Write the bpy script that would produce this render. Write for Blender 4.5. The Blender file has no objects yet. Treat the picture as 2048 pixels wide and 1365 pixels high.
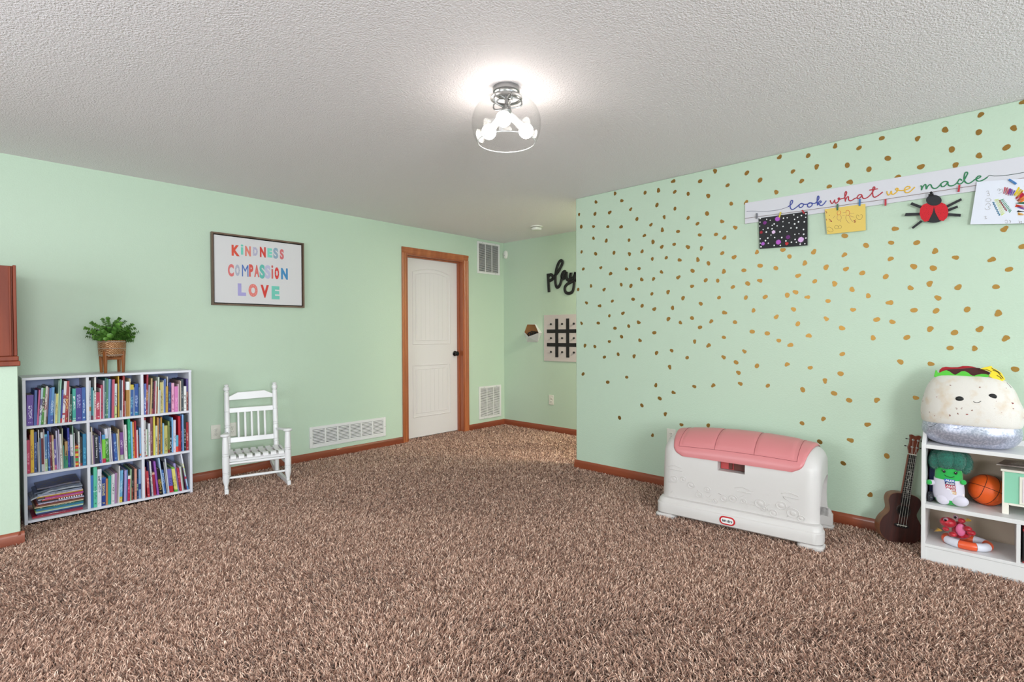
import bpy, bmesh, math, random
import numpy as np
from mathutils import Vector, Matrix
R = random.Random(11)
sc = bpy.context.scene
COL = sc.collection
PI = math.pi

# ------------------------------------------------------------------ camera
F_PX, YAW, PITCH, ROLL = 1035.32, math.radians(43.0508), math.radians(-0.7957), math.radians(-0.24695)
CAM_H = 1.1884
_F = Vector((math.cos(YAW), math.sin(YAW), 0)); _R = Vector((math.sin(YAW), -math.cos(YAW), 0)); _Z = Vector((0, 0, 1))
_fw = math.cos(PITCH)*_F + math.sin(PITCH)*_Z
_u0 = -math.sin(PITCH)*_F + math.cos(PITCH)*_Z
_rt = math.cos(ROLL)*_R + math.sin(ROLL)*_u0
_up = -math.sin(ROLL)*_R + math.cos(ROLL)*_u0
cd = bpy.data.cameras.new('camera'); cam = bpy.data.objects.new('camera', cd); COL.objects.link(cam)
cam.matrix_world = Matrix(((_rt.x, _up.x, -_fw.x, 0), (_rt.y, _up.y, -_fw.y, 0), (_rt.z, _up.z, -_fw.z, CAM_H), (0, 0, 0, 1)))
cd.sensor_width = 36; cd.lens = F_PX/2048*36; cd.clip_start = 0.05
sc.camera = cam
def ray(px, py):
    x = (px-1024)/F_PX; y = -(py-682.5)/F_PX
    return _fw + x*_rt + y*_up
def P(px, py, axis, val):
    """world point where the photo pixel meets the plane axis=val"""
    d = ray(px, py); o = Vector((0, 0, CAM_H)); t = (val-o[axis])/d[axis]
    return o + d*t

# ------------------------------------------------------------------ world, lights, exposure
wd = bpy.data.worlds.new('daylight'); sc.world = wd; wd.use_nodes = True
wd.node_tree.nodes['Background'].inputs[0].default_value = (0.75, 0.87, 1.0, 1); wd.node_tree.nodes['Background'].inputs[1].default_value = 1.2
def area(name, loc, rot, sx, sy, power, col=(1, 1, 1)):
    l = bpy.data.lights.new(name, 'AREA'); l.shape = 'RECTANGLE'; l.size = sx; l.size_y = sy; l.energy = power; l.color = col
    o = bpy.data.objects.new(name, l); COL.objects.link(o); o.location = loc; o.rotation_euler = rot; return o
# daylight entering through the two windows behind the camera; the left-wall light is added to even out the walls
area('window_daylight', (2.55, -2.56, 1.35), (math.radians(90), 0, 0), 1.7, 1.3, 20, (0.93, 0.97, 1))
area('window_daylight', (-0.6, -2.56, 1.35), (math.radians(90), 0, 0), 1.7, 1.3, 112, (0.93, 0.97, 1))
area('window_daylight', (-2.16, 2.0, 1.35), (math.radians(90), 0, math.radians(-90)), 1.9, 1.3, 40, (0.93, 0.97, 1))  # added side light, no known window here
# the corridor light round the corner behind the dotted wall
area('corridor_light', (4.27, 1.75, 2.33), (0, 0, 0), 0.3, 0.3, 42, (1, 0.88, 0.72))
sc.view_settings.view_transform = 'Standard'; sc.view_settings.look = 'None'; sc.view_settings.gamma = 1
sc.view_settings.exposure = 0.69
sc.view_settings.use_curve_mapping = False

# ------------------------------------------------------------------ helpers
def lin(c):
    return tuple(((v/255)/12.92 if v/255 <= .04045 else ((v/255+.055)/1.055)**2.4) for v in c)
def hx(s): return tuple(int(s[i:i+2], 16) for i in (0, 2, 4))
MATS = {}
def mat(name, c=(200, 200, 200), rough=.5, metal=0, bump=None, spec=.5, noise=None, coat=0, emit=None, sheen=0, trans=0):
    if name in MATS: return MATS[name]
    m = bpy.data.materials.new(name); m.use_nodes = True; nt = m.node_tree; b = nt.nodes['Principled BSDF']
    b.inputs['Base Color'].default_value = (*lin(c), 1); b.inputs['Roughness'].default_value = rough
    b.inputs['Metallic'].default_value = metal; b.inputs['Specular IOR Level'].default_value = spec
    b.inputs['Coat Weight'].default_value = coat; b.inputs['Sheen Weight'].default_value = sheen
    if emit: b.inputs['Emission Color'].default_value = (*lin(emit[0]), 1); b.inputs['Emission Strength'].default_value = emit[1]
    tc = nt.nodes.new('ShaderNodeTexCoord')
    if noise:   # (scale, colour2, lo, hi, stretch)
        n = nt.nodes.new('ShaderNodeTexNoise'); n.inputs['Scale'].default_value = noise[0]; n.inputs['Detail'].default_value = 6
        mp = nt.nodes.new('ShaderNodeMapping'); mp.inputs['Scale'].default_value = noise[4] if len(noise) > 4 else (1, 1, 1)
        r = nt.nodes.new('ShaderNodeValToRGB'); r.color_ramp.elements[0].position = noise[2]; r.color_ramp.elements[1].position = noise[3]
        r.color_ramp.elements[0].color = (*lin(c), 1); r.color_ramp.elements[1].color = (*lin(noise[1]), 1)
        nt.links.new(tc.outputs['Object'], mp.inputs[0]); nt.links.new(mp.outputs[0], n.inputs['Vector'])
        nt.links.new(n.outputs[0], r.inputs[0]); nt.links.new(r.outputs[0], b.inputs['Base Color'])
    if bump:    # (scale, strength, distance, detail)
        n = nt.nodes.new('ShaderNodeTexNoise'); n.inputs['Scale'].default_value = bump[0]; n.inputs['Detail'].default_value = bump[3] if len(bump) > 3 else 3
        bp = nt.nodes.new('ShaderNodeBump'); bp.inputs['Strength'].default_value = bump[1]; bp.inputs['Distance'].default_value = bump[2]
        nt.links.new(tc.outputs['Object'], n.inputs['Vector']); nt.links.new(n.outputs[0], bp.inputs['Height']); nt.links.new(bp.outputs[0], b.inputs['Normal'])
    MATS[name] = m; return m
def wood(name, c1, c2, axis=2, rough=.35, scale=14, coat=.2):
    s = [9, 9, 9]; s[axis] = .7
    m = mat(name, c1, rough, noise=(scale/9, c2, .3, .7, tuple(s)), bump=(60, .1, .001), coat=coat); return m
class MB:
    def __init__(s): s.v = []; s.f = []; s.m = []
    def add(s, vs, fs, mi=0, M=None):
        o = len(s.v); s.v += [tuple(M @ Vector(v)) if M else tuple(v) for v in vs]
        s.f += [tuple(i+o for i in f) for f in fs]; s.m += [mi]*len(fs); return s
    def box(s, a, b, mi=0, M=None):
        x0, y0, z0 = a; x1, y1, z1 = b
        return s.add([(x0, y0, z0), (x1, y0, z0), (x1, y1, z0), (x0, y1, z0), (x0, y0, z1), (x1, y0, z1), (x1, y1, z1), (x0, y1, z1)],
                     [(0, 3, 2, 1), (4, 5, 6, 7), (0, 1, 5, 4), (1, 2, 6, 5), (2, 3, 7, 6), (3, 0, 4, 7)], mi, M)
    def rings(s, rings, closed=True, cap=True, mi=0, M=None):
        n = len(rings[0]); vs = [p for r in rings for p in r]; fs = []
        for i in range(len(rings)-1):
            for j in range(n if closed else n-1):
                k = (j+1) % n; fs.append((i*n+j, i*n+k, (i+1)*n+k, (i+1)*n+j))
        if cap: fs.append(tuple(range(n))[::-1]); fs.append(tuple((len(rings)-1)*n+j for j in range(n)))
        return s.add(vs, fs, mi, M)
    def rod(s, p0, p1, prof, seg=14, mi=0, M=None):
        """turned rod from p0 to p1; prof = [(t, r)...] or a radius"""
        p0 = Vector(p0); p1 = Vector(p1); d = p1-p0
        if not isinstance(prof, (list, tuple)): prof = [(0, prof), (1, prof)]
        q = d.to_track_quat('Z', 'Y'); rr = []
        for t, r in prof:
            c = p0+d*t; rr.append([c+q @ Vector((r*math.cos(2*PI*k/seg), r*math.sin(2*PI*k/seg), 0)) for k in range(seg)])
        return s.rings(rr, mi=mi, M=M)
    def tube(s, pts, r, seg=8, flat=1, up=(0, 0, 1), mi=0, closed=False, M=None):
        pts = [Vector(p) for p in pts]; n = len(pts); rr = []; up = Vector(up)
        for i, p in enumerate(pts):
            a = pts[(i-1) % n] if (closed or i) else p; b = pts[(i+1) % n] if (closed or i < n-1) else p
            t = (b-a); t = t.normalized() if t.length > 1e-9 else Vector((0, 0, 1))
            sd = t.cross(up); sd = sd.normalized() if sd.length > 1e-4 else Vector((1, 0, 0)); nn = sd.cross(t).normalized()
            ri = r[i] if isinstance(r, (list, tuple)) else r
            rr.append([p+sd*ri*math.cos(2*PI*k/seg)+nn*ri*flat*math.sin(2*PI*k/seg) for k in range(seg)])
        if closed: rr.append(rr[0])
        return s.rings(rr, cap=not closed, mi=mi, M=M)
    def lathe(s, prof, seg=32, mi=0, M=None, cap=False):
        return s.rings([[(r*math.cos(2*PI*k/seg), r*math.sin(2*PI*k/seg), z) for k in range(seg)] for r, z in prof], cap=cap, mi=mi, M=M)
    def prism(s, poly, h0, h1, fn, mi=0, M=None):
        """polygon [(a,b)] extruded between h0 and h1; fn(a,b,h)->xyz"""
        n = len(poly); vs = [fn(a, b, h0) for a, b in poly]+[fn(a, b, h1) for a, b in poly]
        fs = [tuple(range(n))[::-1], tuple(range(n, 2*n))]+[(i, (i+1) % n, (i+1) % n+n, i+n) for i in range(n)]
        return s.add(vs, fs, mi, M)
    def ball(s, c, r, seg=20, ring=12, mi=0, M=None, e=1.0):
        r = r if isinstance(r, (list, tuple)) else (r, r, r); rr = []
        sp = lambda v: math.copysign(abs(v)**e, v)
        for i in range(ring+1):
            ph = -PI/2+PI*i/ring; cr = max(abs(math.cos(ph)), 1e-3)**e
            rr.append([(c[0]+r[0]*cr*sp(math.cos(2*PI*k/seg)), c[1]+r[1]*cr*sp(math.sin(2*PI*k/seg)), c[2]+r[2]*sp(math.sin(ph))) for k in range(seg)])
        return s.rings(rr, mi=mi, M=M)
    def grid(s, fn, nu, nv, mi=0, M=None):
        vs = [fn(i/nu, j/nv) for i in range(nu+1) for j in range(nv+1)]
        fs = [(i*(nv+1)+j, (i+1)*(nv+1)+j, (i+1)*(nv+1)+j+1, i*(nv+1)+j+1) for i in range(nu) for j in range(nv)]
        return s.add(vs, fs, mi, M)
def setp(o, label=None, cat=None, group=None, kind=None):
    if label: o['label'] = label
    if cat: o['category'] = cat
    if group: o['group'] = group
    if kind: o['kind'] = kind
    return o
def obj(name, mb, m, parent=None, bevel=0, smooth=True, solid=0, sub=0, label=None, cat=None, group=None, kind=None, ang=35, fix=True, bseg=2):
    if isinstance(mb, MB):
        me = bpy.data.meshes.new(name); me.from_pydata(mb.v, [], mb.f); me.polygons.foreach_set('material_index', mb.m)
        if fix:
            bm = bmesh.new(); bm.from_mesh(me); bmesh.ops.recalc_face_normals(bm, faces=bm.faces); bm.to_mesh(me); bm.free()
    else: me = mb
    for x in (m if isinstance(m, (list, tuple)) else [m]): me.materials.append(x)
    if smooth:
        me.shade_smooth(); me.set_sharp_from_angle(angle=math.radians(ang))
    o = bpy.data.objects.new(name, me); COL.objects.link(o)
    if parent: o.parent = parent
    if solid: k = o.modifiers.new('solid', 'SOLIDIFY'); k.thickness = solid; k.offset = 0
    if bevel: k = o.modifiers.new('bevel', 'BEVEL'); k.width = bevel; k.segments = bseg; k.limit_method = 'ANGLE'; k.angle_limit = math.radians(40)
    if sub: k = o.modifiers.new('sub', 'SUBSURF'); k.levels = sub; k.render_levels = sub
    return setp(o, label, cat, group, kind)
def thing(name, label, cat, loc=(0, 0, 0), rz=0, group=None, rot=None):
    o = bpy.data.objects.new(name, None); COL.objects.link(o); o.location = loc; o.rotation_euler = rot or (0, 0, rz); o.empty_display_size = .05
    return setp(o, label, cat, group)
def struct(name, mb, m, **k): return obj(name, mb, m, kind='structure', **k)
def copy_tree(o, parent=None):
    c = o.copy(); COL.objects.link(c)
    if parent: c.parent = parent; c.matrix_parent_inverse = o.matrix_parent_inverse
    for ch in [x for x in bpy.data.objects if x.parent == o]: copy_tree(ch, c)
    return c
def glyphs(txt, size=.1, extrude=.001, offset=0.0, spacing=1.0):
    """mesh of a text string in its XY plane"""
    cu = bpy.data.curves.new('t', 'FONT'); cu.body = txt; cu.size = size; cu.extrude = extrude; cu.offset = offset; cu.space_character = spacing
    o = bpy.data.objects.new('t', cu); COL.objects.link(o); dg = bpy.context.evaluated_depsgraph_get(); dg.update()
    me = bpy.data.meshes.new_from_object(o.evaluated_get(dg)); bpy.data.objects.remove(o); bpy.data.curves.remove(cu); me.materials.clear()
    return me
def fit_glyph(me, ctr, right, up, w, h, th=.001):
    """scale glyph mesh to w x h in the plane spanned by right/up around ctr"""
    vs = np.array([v.co[:] for v in me.vertices]); mn = vs.min(0); mx = vs.max(0); nrm = right.cross(up)
    for v in me.vertices:
        a = (v.co.x-mn[0])/(mx[0]-mn[0])-.5; b = (v.co.y-mn[1])/(mx[1]-mn[1])-.5; c = (v.co.z-mn[2])/max(mx[2]-mn[2], 1e-6)
        v.co = ctr+right*a*w+up*b*h+nrm*c*th
    return me
def spline(pts, n=5):
    """Catmull-Rom through 2D/3D points"""
    p = [Vector(q) for q in pts]; out = []
    for i in range(len(p)-1):
        a = p[max(i-1, 0)]; b = p[i]; c = p[i+1]; d = p[min(i+2, len(p)-1)]
        for k in range(n):
            t = k/n; out.append(.5*((2*b)+(c-a)*t+(2*a-5*b+4*c-d)*t*t+(3*b-a-3*c+d)*t**3))
    out.append(p[-1]); return out
ORD = ['', 'first', 'second', 'third', 'fourth', 'fifth', 'sixth', 'seventh', 'eighth', 'ninth', 'tenth', 'eleventh', 'twelfth', 'thirteenth', 'fourteenth', 'fifteenth',
       'sixteenth', 'seventeenth', 'eighteenth', 'nineteenth', 'twentieth', 'twenty-first', 'twenty-second', 'twenty-third', 'twenty-fourth', 'twenty-fifth', 'twenty-sixth', 'twenty-seventh', 'twenty-eighth', 'twenty-ninth']

# ------------------------------------------------------------------ room shell
XB, YA, XC, HC = 3.6844, 4.6585, 4.834, 2.361      # dotted wall, door wall, far wall, ceiling
YB = 2.677                                         # free end of the dotted wall
X0, Y0 = -2.2, -2.6                                # walls behind the camera
T = .12
m_wall = mat('mint wall paint', (192, 211, 191), .5, bump=(115, .5, .0022, 2), spec=.35)
m_ceil = mat('white textured ceiling paint', (243, 236, 239), .75, bump=(140, 1.0, .0045, 1), spec=.25)
m_trim = wood('orange stained pine trim', (118, 52, 30), (150, 74, 44), 0, .35)
m_trimy = wood('orange stained pine trim along y', (118, 52, 30), (150, 74, 44), 1, .35)
m_trimz = wood('orange stained pine casing', (150, 80, 46), (188, 112, 68), 2, .3)
m_white = mat('white satin paint', (232, 232, 234), .35)
m_backing = mat('carpet backing', (58, 40, 32), .95)
DX0, DX1, DZ = 3.318, 4.147, 2.068                 # door opening
w = MB(); w.box((X0-T, YA, 0), (DX0, YA+T+.03, HC)); w.box((DX0, YA+.14, 0), (DX1, YA+.15, DZ)); w.box((DX1, YA, 0), (XC+T, YA+T+.03, HC)); w.box((DX0, YA, DZ), (DX1, YA+T+.03, HC))  # thin sheet behind the door is added to block outside light
struct('wall_rear', w, m_wall, smooth=False)
w = MB(); w.box((XB, Y0-T, 0), (XB+T, YB, HC)); struct('wall_right', w, m_wall, bevel=.006)
w = MB(); w.box((XC, Y0-T, 0), (XC+T, YA, HC)); struct('wall_far', w, m_wall, smooth=False)
def holed(name, ax, val, a0, a1, holes):
    w = MB(); cur = a0
    for h0, h1, z0, z1 in holes:
        for p, q, u, v in ((cur, h0, 0, HC), (h0, h1, 0, z0), (h0, h1, z1, HC)):
            w.box((p, val-T, u), (q, val, v)) if ax == 1 else w.box((val-T, p, u), (val, q, v))
        cur = h1
    w.box((cur, val-T, 0), (a1, val, HC)) if ax == 1 else w.box((val-T, cur, 0), (val, a1, HC))
    struct(name, w, m_wall, smooth=False)
holed('wall_front', 1, Y0, X0, XB, [(-1.45, .25, .7, 2.0), (1.7, 3.4, .7, 2.0)])
holed('wall_left', 0, X0, Y0, YA, [(1.05, 2.95, .7, 2.0)])  # opening added for the extra side light
m_glass = bpy.data.materials.new('window glass'); m_glass.use_nodes = True
nt = m_glass.node_tree; nt.nodes.clear(); go = nt.nodes.new('ShaderNodeOutputMaterial'); gm = nt.nodes.new('ShaderNodeMixShader'); gt = nt.nodes.new('ShaderNodeBsdfTransparent'); gg = nt.nodes.new('ShaderNodeBsdfGlossy')
gg.inputs['Roughness'].default_value = .03; gl = nt.nodes.new('ShaderNodeLayerWeight'); gl.inputs[0].default_value = .12; gt.inputs[0].default_value = (.97, .98, .98, 1)
nt.links.new(gl.outputs['Facing'], gm.inputs[0]); nt.links.new(gt.outputs[0], gm.inputs[1]); nt.links.new(gg.outputs[0], gm.inputs[2]); nt.links.new(gm.outputs[0], go.inputs[0])
for i, (ax, val, a0, a1) in enumerate(((1, Y0, -1.45, .25), (1, Y0, 1.7, 3.4), (0, X0, 1.05, 2.95))):  # the third, in the left wall, is an added window for light balance
    g = MB(); f = MB()
    def bb(mb, p, q, u, v, d0, d1): mb.box((p, val-d1, u), (q, val-d0, v)) if ax == 1 else mb.box((val-d1, p, u), (val-d0, q, v))
    bb(g, a0, a1, .7, 2.0, .07, .076)
    for p, q, u, v in ((a0, a0+.05, .7, 2), (a1-.05, a1, .7, 2), (a0+.05, a1-.05, .7, .75), (a0+.05, a1-.05, 1.95, 2), ((a0+a1)/2-.025, (a0+a1)/2+.025, .75, 1.95)): bb(f, p, q, u, v, .05, .1)
    wo = struct('window_%d' % (i+1), f, m_white); obj('pane', g, m_glass, wo)
w = MB(); w.box((X0-T, Y0-T, HC), (XC+T, YA+T, HC+.1)); struct('ceiling', w, m_ceil, smooth=False)
w = MB(); w.box((X0-T, Y0-T, -.1), (XC+T, YA+T+.05, 0)); struct('floor', w, m_backing, smooth=False)
# low wall beside the bookcase, capped with stained wood
HX, HY = .232, 4.018
w = MB(); w.box((X0, HY, 0), (HX-.004, YA, 1.02)); struct('wall_low', w, m_wall, bevel=.004)
def base(name, pts, m):
    """baseboard along pts (list of two xy), inner side to the left of travel"""
    (x0, y0), (x1, y1) = pts; d = Vector((x1-x0, y1-y0, 0)); L = d.length; d.normalize(); n = Vector((-d.y, d.x, 0))
    prof = [(0, 0), (.013, 0), (.013, .062), (.009, .076), (.003, .085), (0, .085)]; w = MB()
    w.prism(prof, 0, L, lambda a, b, h: tuple(Vector((x0, y0, 0))+n*a+d*h+Vector((0, 0, b)))); struct(name, w, m, ang=20)
base('baseboard_rear', [(HX+.002, YA), (DX0-.062, YA)][::-1], m_trim)
base('baseboard_rear_corner', [(XC, YA), (DX1+.062, YA)], m_trim)
base('baseboard_far', [(XC, YB-3), (XC, YA-.013)], m_trimy)
base('baseboard_right', [(XB, Y0), (XB, YB+.013)], m_trimy)
base('baseboard_right_end', [(XB, YB), (XB+T, YB)][::-1], m_trim)
base('baseboard_low', [(HX+.012, HY), (X0, HY)], m_trim)
base('baseboard_low_end', [(HX-.004, YA-.02), (HX-.004, HY-.012)][::-1], m_trimy)
# door 1: casing, jambs, slab with panels, knob
c = MB(); cw = .062
for x0, x1 in ((DX0-cw, DX0), (DX1, DX1+cw)):
    s0 = 1 if x0 < DX0 else -1
    xo, xi = (x0, x1) if s0 == 1 else (x1, x0)
    prof = [(0, 0), (0, .016), (.016, .019), (.030, .013), (.046, .013), (.054, .009), (cw, .006), (cw, 0)]
    c.prism(prof, 0, DZ, lambda a, b, h, xo=xo, s0=s0: (xo+s0*a, YA-b, h))
prof = [(0, 0), (0, .016), (.016, .019), (.030, .013), (.046, .013), (.054, .009), (cw, .006), (cw, 0)]
c.prism(prof, DX0-cw, DX1+cw, lambda a, b, h: (h, YA-b, DZ+cw-a))
tr = struct('trim_1', c, m_trimz, ang=15); 
DY = YA+.096
j = MB(); j.box((DX0, YA, 0), (DX0+.018, YA+.15, DZ)); j.box((DX1-.018, YA, 0), (DX1, YA+.15, DZ)); j.box((DX0+.018, YA, DZ-.018), (DX1-.018, YA+.15, DZ))
j.box((DX1-.031, DY-.034, 0), (DX1-.018, DY-.001, DZ-.018)); j.box((DX0+.018, DY-.034, 0), (DX0+.031, DY-.001, DZ-.018)); j.box((DX0+.031, DY-.034, DZ-.031), (DX1-.031, DY-.001, DZ-.018))
obj('door_jamb', j, wood('dark stained jamb', (142, 72, 42), (172, 96, 60), 2), tr)
m_door = mat('off white door paint', (222, 217, 217), .45)
door = MB(); door.box((DX0+.02, DY, .026), (DX1-.02, DY+.035, DZ-.02)); dr = struct('door_1', door, m_door, bevel=.002)
pu = MB(); U0, U1 = 3.470, 4.005
def arch(x, zs, rise, x0=U0, x1=U1): t = (x-(x0+x1)/2)/((x1-x0)/2); return zs+rise*(1-t*t)
xs = [U0+(U1-U0)*k/16 for k in range(17)]
def panel(mb, x0, x1, z0, z1, rise):
    def path(ins):
        a, b = x0+ins, x1-ins; q = [(a, z0+ins), (b, z0+ins)]
        for k in range(13):
            x = b+(a-b)*k/12; q.append((x, z1-ins+(rise*(1-((x-(x0+x1)/2)/((x1-x0)/2))**2))))
        return q
    for ins, r in ((0, .007), (.042, .005)):
        q = [(x, DY, z) for x, z in path(ins)]; mb.tube(q, r, seg=8, up=(0, 1, 0), closed=True, flat=.8)
    q = path(.05); n = 7; a, b = x0+.052, x1-.052
    for k in range(n):   # vertical beaded boards inside the panel
        p0 = a+(b-a)*k/n+.0006; p1 = a+(b-a)*(k+1)/n-.0006
        zt = lambda x: z1-.052+rise*(1-((x-(x0+x1)/2)/((x1-x0)/2))**2)
        mb.prism([(p0, z0+.052), (p1, z0+.052), (p1, zt(p1)), (p0, zt(p0))], 0, .0018, lambda a_, b_, h: (a_, DY-h, b_))
pu = MB(); panel(pu, U0, U1, 1.075, 1.885, .05); obj('upper_panel', pu, m_door, dr, ang=50)
pl = MB(); panel(pl, U0, U1, .255, .835, .0); obj('lower_panel', pl, m_door, dr, ang=50)
m_black = mat('black metal', (24, 23, 24), .35, .4)
k = MB(); KX, KZ = 4.078, .955
k.rod((KX, DY, KZ), (KX, DY-.062, KZ), [(0, .031), (.10, .031), (.16, .024), (.2, .012), (.42, .011), (.5, .019), (.62, .027), (.8, .028), (.95, .02), (1, .004)], seg=24)
obj('door_knob', k, m_black, dr, label='round black door knob')
h = MB(); h.box((DX1-.02, DY-.002, .93), (DX1-.018, DY+.03, .98)); obj('strike_plate', h, m_black, dr)
# ------------------------------------------------------------------ ceiling lamp
m_nick = mat('brushed nickel', (150, 150, 150), .32, .9)
m_bulb = mat('lit frosted bulb', (255, 255, 255), .5, emit=((255, 248, 238), 18))
LX, LY = 1.800, 1.712
lamp = thing('ceiling_lamp', 'flush ceiling light with three lit bulbs in a clear glass drum shade', 'lamp', (LX, LY, HC))
c = MB(); c.lathe([(0, 0), (.063, 0), (.064, -.004), (.064, -.022), (.06, -.027), (.052, -.029), (.05, -.034), (.043, -.037), (.012, -.038), (.012, -.05), (0, -.05)], 48)
obj('canopy', c, m_nick, lamp)
for a in (20, 140, 260):
    c = MB(); a = math.radians(a); c.ball((.03*math.cos(a), .03*math.sin(a), -.041), .006, 10, 6)
    obj('canopy_screw', c, mat('dark screw', (80, 80, 80), .3, .8), lamp)
c = MB()
for k in range(5):
    a = 2*PI*k/5+.5; ca, sa = math.cos(a), math.sin(a)
    c.tube(spline([(.012*ca, .012*sa, -.05), (.045*ca, .045*sa, -.045), (.072*ca, .072*sa, -.062), (.068*ca, .068*sa, -.085), (.03*ca, .03*sa, -.094), (.008*ca, .008*sa, -.092)], 5), .004, 8)
c.lathe([(.064, -.045), (.076, -.047), (.076, -.052), (.064, -.054), (.064, -.045)], 40)
obj('shade_bracket', c, m_nick, lamp)
c = MB(); c.rod((0, 0, -.05), (0, 0, -.13), [(0, .008), (.35, .008), (.5, .02), (.75, .026), (1, .016)], 24)
hub = obj('socket_hub', c, m_nick, lamp)
BP = [(P(1007, 238, 2, 2.185)), (P(978, 264, 2, 2.185)), (P(1052, 262, 2, 2.185))]
hubp = Vector((LX, LY, HC-.11))
for bp_ in BP:
    d = (bp_-hubp).normalized(); s = MB(); s.rod(d*.008+Vector((0, 0, -.11)), Vector((0, 0, -.11))+d*((bp_-hubp).length-.022), [(0, .012), (.3, .018), (1, .019)], 20)
    obj('socket', s, mat('satin white socket', (205, 203, 200), .4), lamp)
    b = MB(); b.ball(tuple(bp_-Vector((LX, LY, HC))), .036, 24, 16); obj('bulb', b, m_bulb, lamp)
m_sg = bpy.data.materials.new('clear shade glass'); m_sg.use_nodes = True; nt = m_sg.node_tree; nt.nodes.clear()
go = nt.nodes.new('ShaderNodeOutputMaterial'); gm = nt.nodes.new('ShaderNodeMixShader'); gt = nt.nodes.new('ShaderNodeBsdfTransparent'); gg = nt.nodes.new('ShaderNodeBsdfGlossy'); gl = nt.nodes.new('ShaderNodeLayerWeight')
gl.inputs[0].default_value = .5; pw = nt.nodes.new('ShaderNodeMath'); pw.operation = 'POWER'; pw.inputs[1].default_value = 4; pm = nt.nodes.new('ShaderNodeMath'); pm.operation = 'MULTIPLY_ADD'; pm.inputs[1].default_value = .3; pm.inputs[2].default_value = .012; gg.inputs['Roughness'].default_value = .04; gt.inputs[0].default_value = (.985, .985, .985, 1)
nt.links.new(gl.outputs['Facing'], pw.inputs[0]); nt.links.new(pw.outputs[0], pm.inputs[0]); nt.links.new(pm.outputs[0], gm.inputs[0]); nt.links.new(gt.outputs[0], gm.inputs[1]); nt.links.new(gg.outputs[0], gm.inputs[2]); nt.links.new(gm.outputs[0], go.inputs[0])
c = MB(); prof = spline([(.062, -.050), (.085, -.053), (.115, -.068), (.143, -.095), (.160, -.130), (.166, -.165), (.163, -.20), (.152, -.235), (.138, -.258)], 4)
c.lathe([(p.x, p.y) for p in prof]+[(p.x-.003, p.y) for p in reversed(prof)], 72); obj('glass_shade', c, m_sg, lamp, ang=60)
c = MB(); c.tube([(.1365*math.cos(2*PI*k/64), .1365*math.sin(2*PI*k/64), -.258) for k in range(64)], .0022, 8, closed=True)
obj('shade_rim', c, mat('polished glass rim', (235, 235, 235), .1, coat=.5), lamp)
# smoke alarm, wall sensor
m_plas = mat('white plastic', (228, 226, 220), .4)
sm = thing('smoke_alarm', 'round white smoke alarm on the ceiling near the far wall', 'smoke alarm', (4.327, 3.669, HC))
c = MB(); c.lathe([(0, 0), (.066, 0), (.067, -.01), (.058, -.013), (0, -.013)], 40); obj('base_plate', c, m_plas, sm)
c = MB(); c.lathe([(0, -.019), (.056, -.019), (.057, -.03), (.05, -.043), (.03, -.047), (0, -.047)], 40); obj('alarm_cover', c, m_plas, sm)
c = MB(); c.lathe([(0, -.013), (.046, -.013), (.046, -.02), (0, -.02)], 32); obj('sensor_gap', c, mat('dark gap', (50, 50, 50), .8), sm)
se = thing('wall_sensor', 'small oval white sensor on the far wall right of the upper return grille', 'sensor', (XC, 4.618, 2.208))
c = MB(); c.ball((0, 0, 0), (.028, .034, .052), 28, 16, e=.85); obj('housing', c, m_plas, se)
c = MB(); c.ball((-.027, 0, -.012), .004, 10, 8); obj('indicator', c, mat('black dot', (15, 15, 15), .4), se)
# ------------------------------------------------------------------ grilles on the door wall
m_dark = mat('dark duct', (22, 22, 22), .9)
m_gr = mat('white enamel steel', (226, 224, 224), .35)
def grille(x0, x1, z0, z1, cols, nsl, label, mg=.024, div=.008, scr=()):
    cx, cz = (x0+x1)/2, (z0+z1)/2; t = thing('vent_grille', label, 'vent', (cx, YA, cz)); W, H = (x1-x0)/2, (z1-z0)/2
    b = MB(); b.box((-W+.01, -.002, -H+.01), (W-.01, -.0004, H-.01)); obj('duct_opening', b, m_dark, t)
    f = MB()
    for a, c_ in (((-W, -.010, -H), (-W+mg, -.0005, H)), ((W-mg, -.010, -H), (W, -.0005, H)), ((-W+mg, -.010, H-mg), (W-mg, -.0005, H)), ((-W+mg, -.010, -H), (W-mg, -.0005, -H+mg))): f.box(a, c_)
    iw = 2*W-2*mg
    for k in range(1, cols):
        x = -W+mg+iw*k/cols; f.box((x-div/2, -.009, -H+mg), (x+div/2, -.002, H-mg))
    obj('frame', f, m_gr, t, bevel=.0015)
    ih = 2*H-2*mg
    s = MB(); g0, g1 = (.38, .20) if nsl < 20 else (.34, .18)
    for k in range(nsl):
        z = -H+mg+ih*(k+.5)/nsl; p = ih/nsl
        s.prism([(-.0085, z-p*g0), (-.0078, z-p*g0), (-.0028, z+p*g1), (-.0036, z+p*g1)], -W+mg, W-mg, lambda a, b_, h: (h, a, b_))
    obj('louvre_blades', s, m_gr, t, kind='stuff' if nsl > 20 else None)
    for sx, sz in scr:
        sc_ = MB(); sc_.ball((sx*(W-.01), -.0105, sz*(H-.011)), .0032, 8, 6)
        obj('screw', sc_, mat('screw head', (120, 118, 115), .4, .5), t)
grille(4.365, 4.753, 1.938, 2.330, 3, 26, 'white louvred return grille high on the wall right of the door', scr=((-.6, 1), (.6, 1), (.6, -1)))
grille(4.380, 4.768, .130, .535, 3, 26, 'white louvred return grille low on the wall right of the door', scr=((-.6, 1), (.6, 1), (-.6, -1)))
grille(2.219, 3.040, .128, .325, 6, 10, 'long low white vent grille above the baseboard left of the door', mg=.028, div=.014, scr=((-1, 0), (1, 0)))
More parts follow.
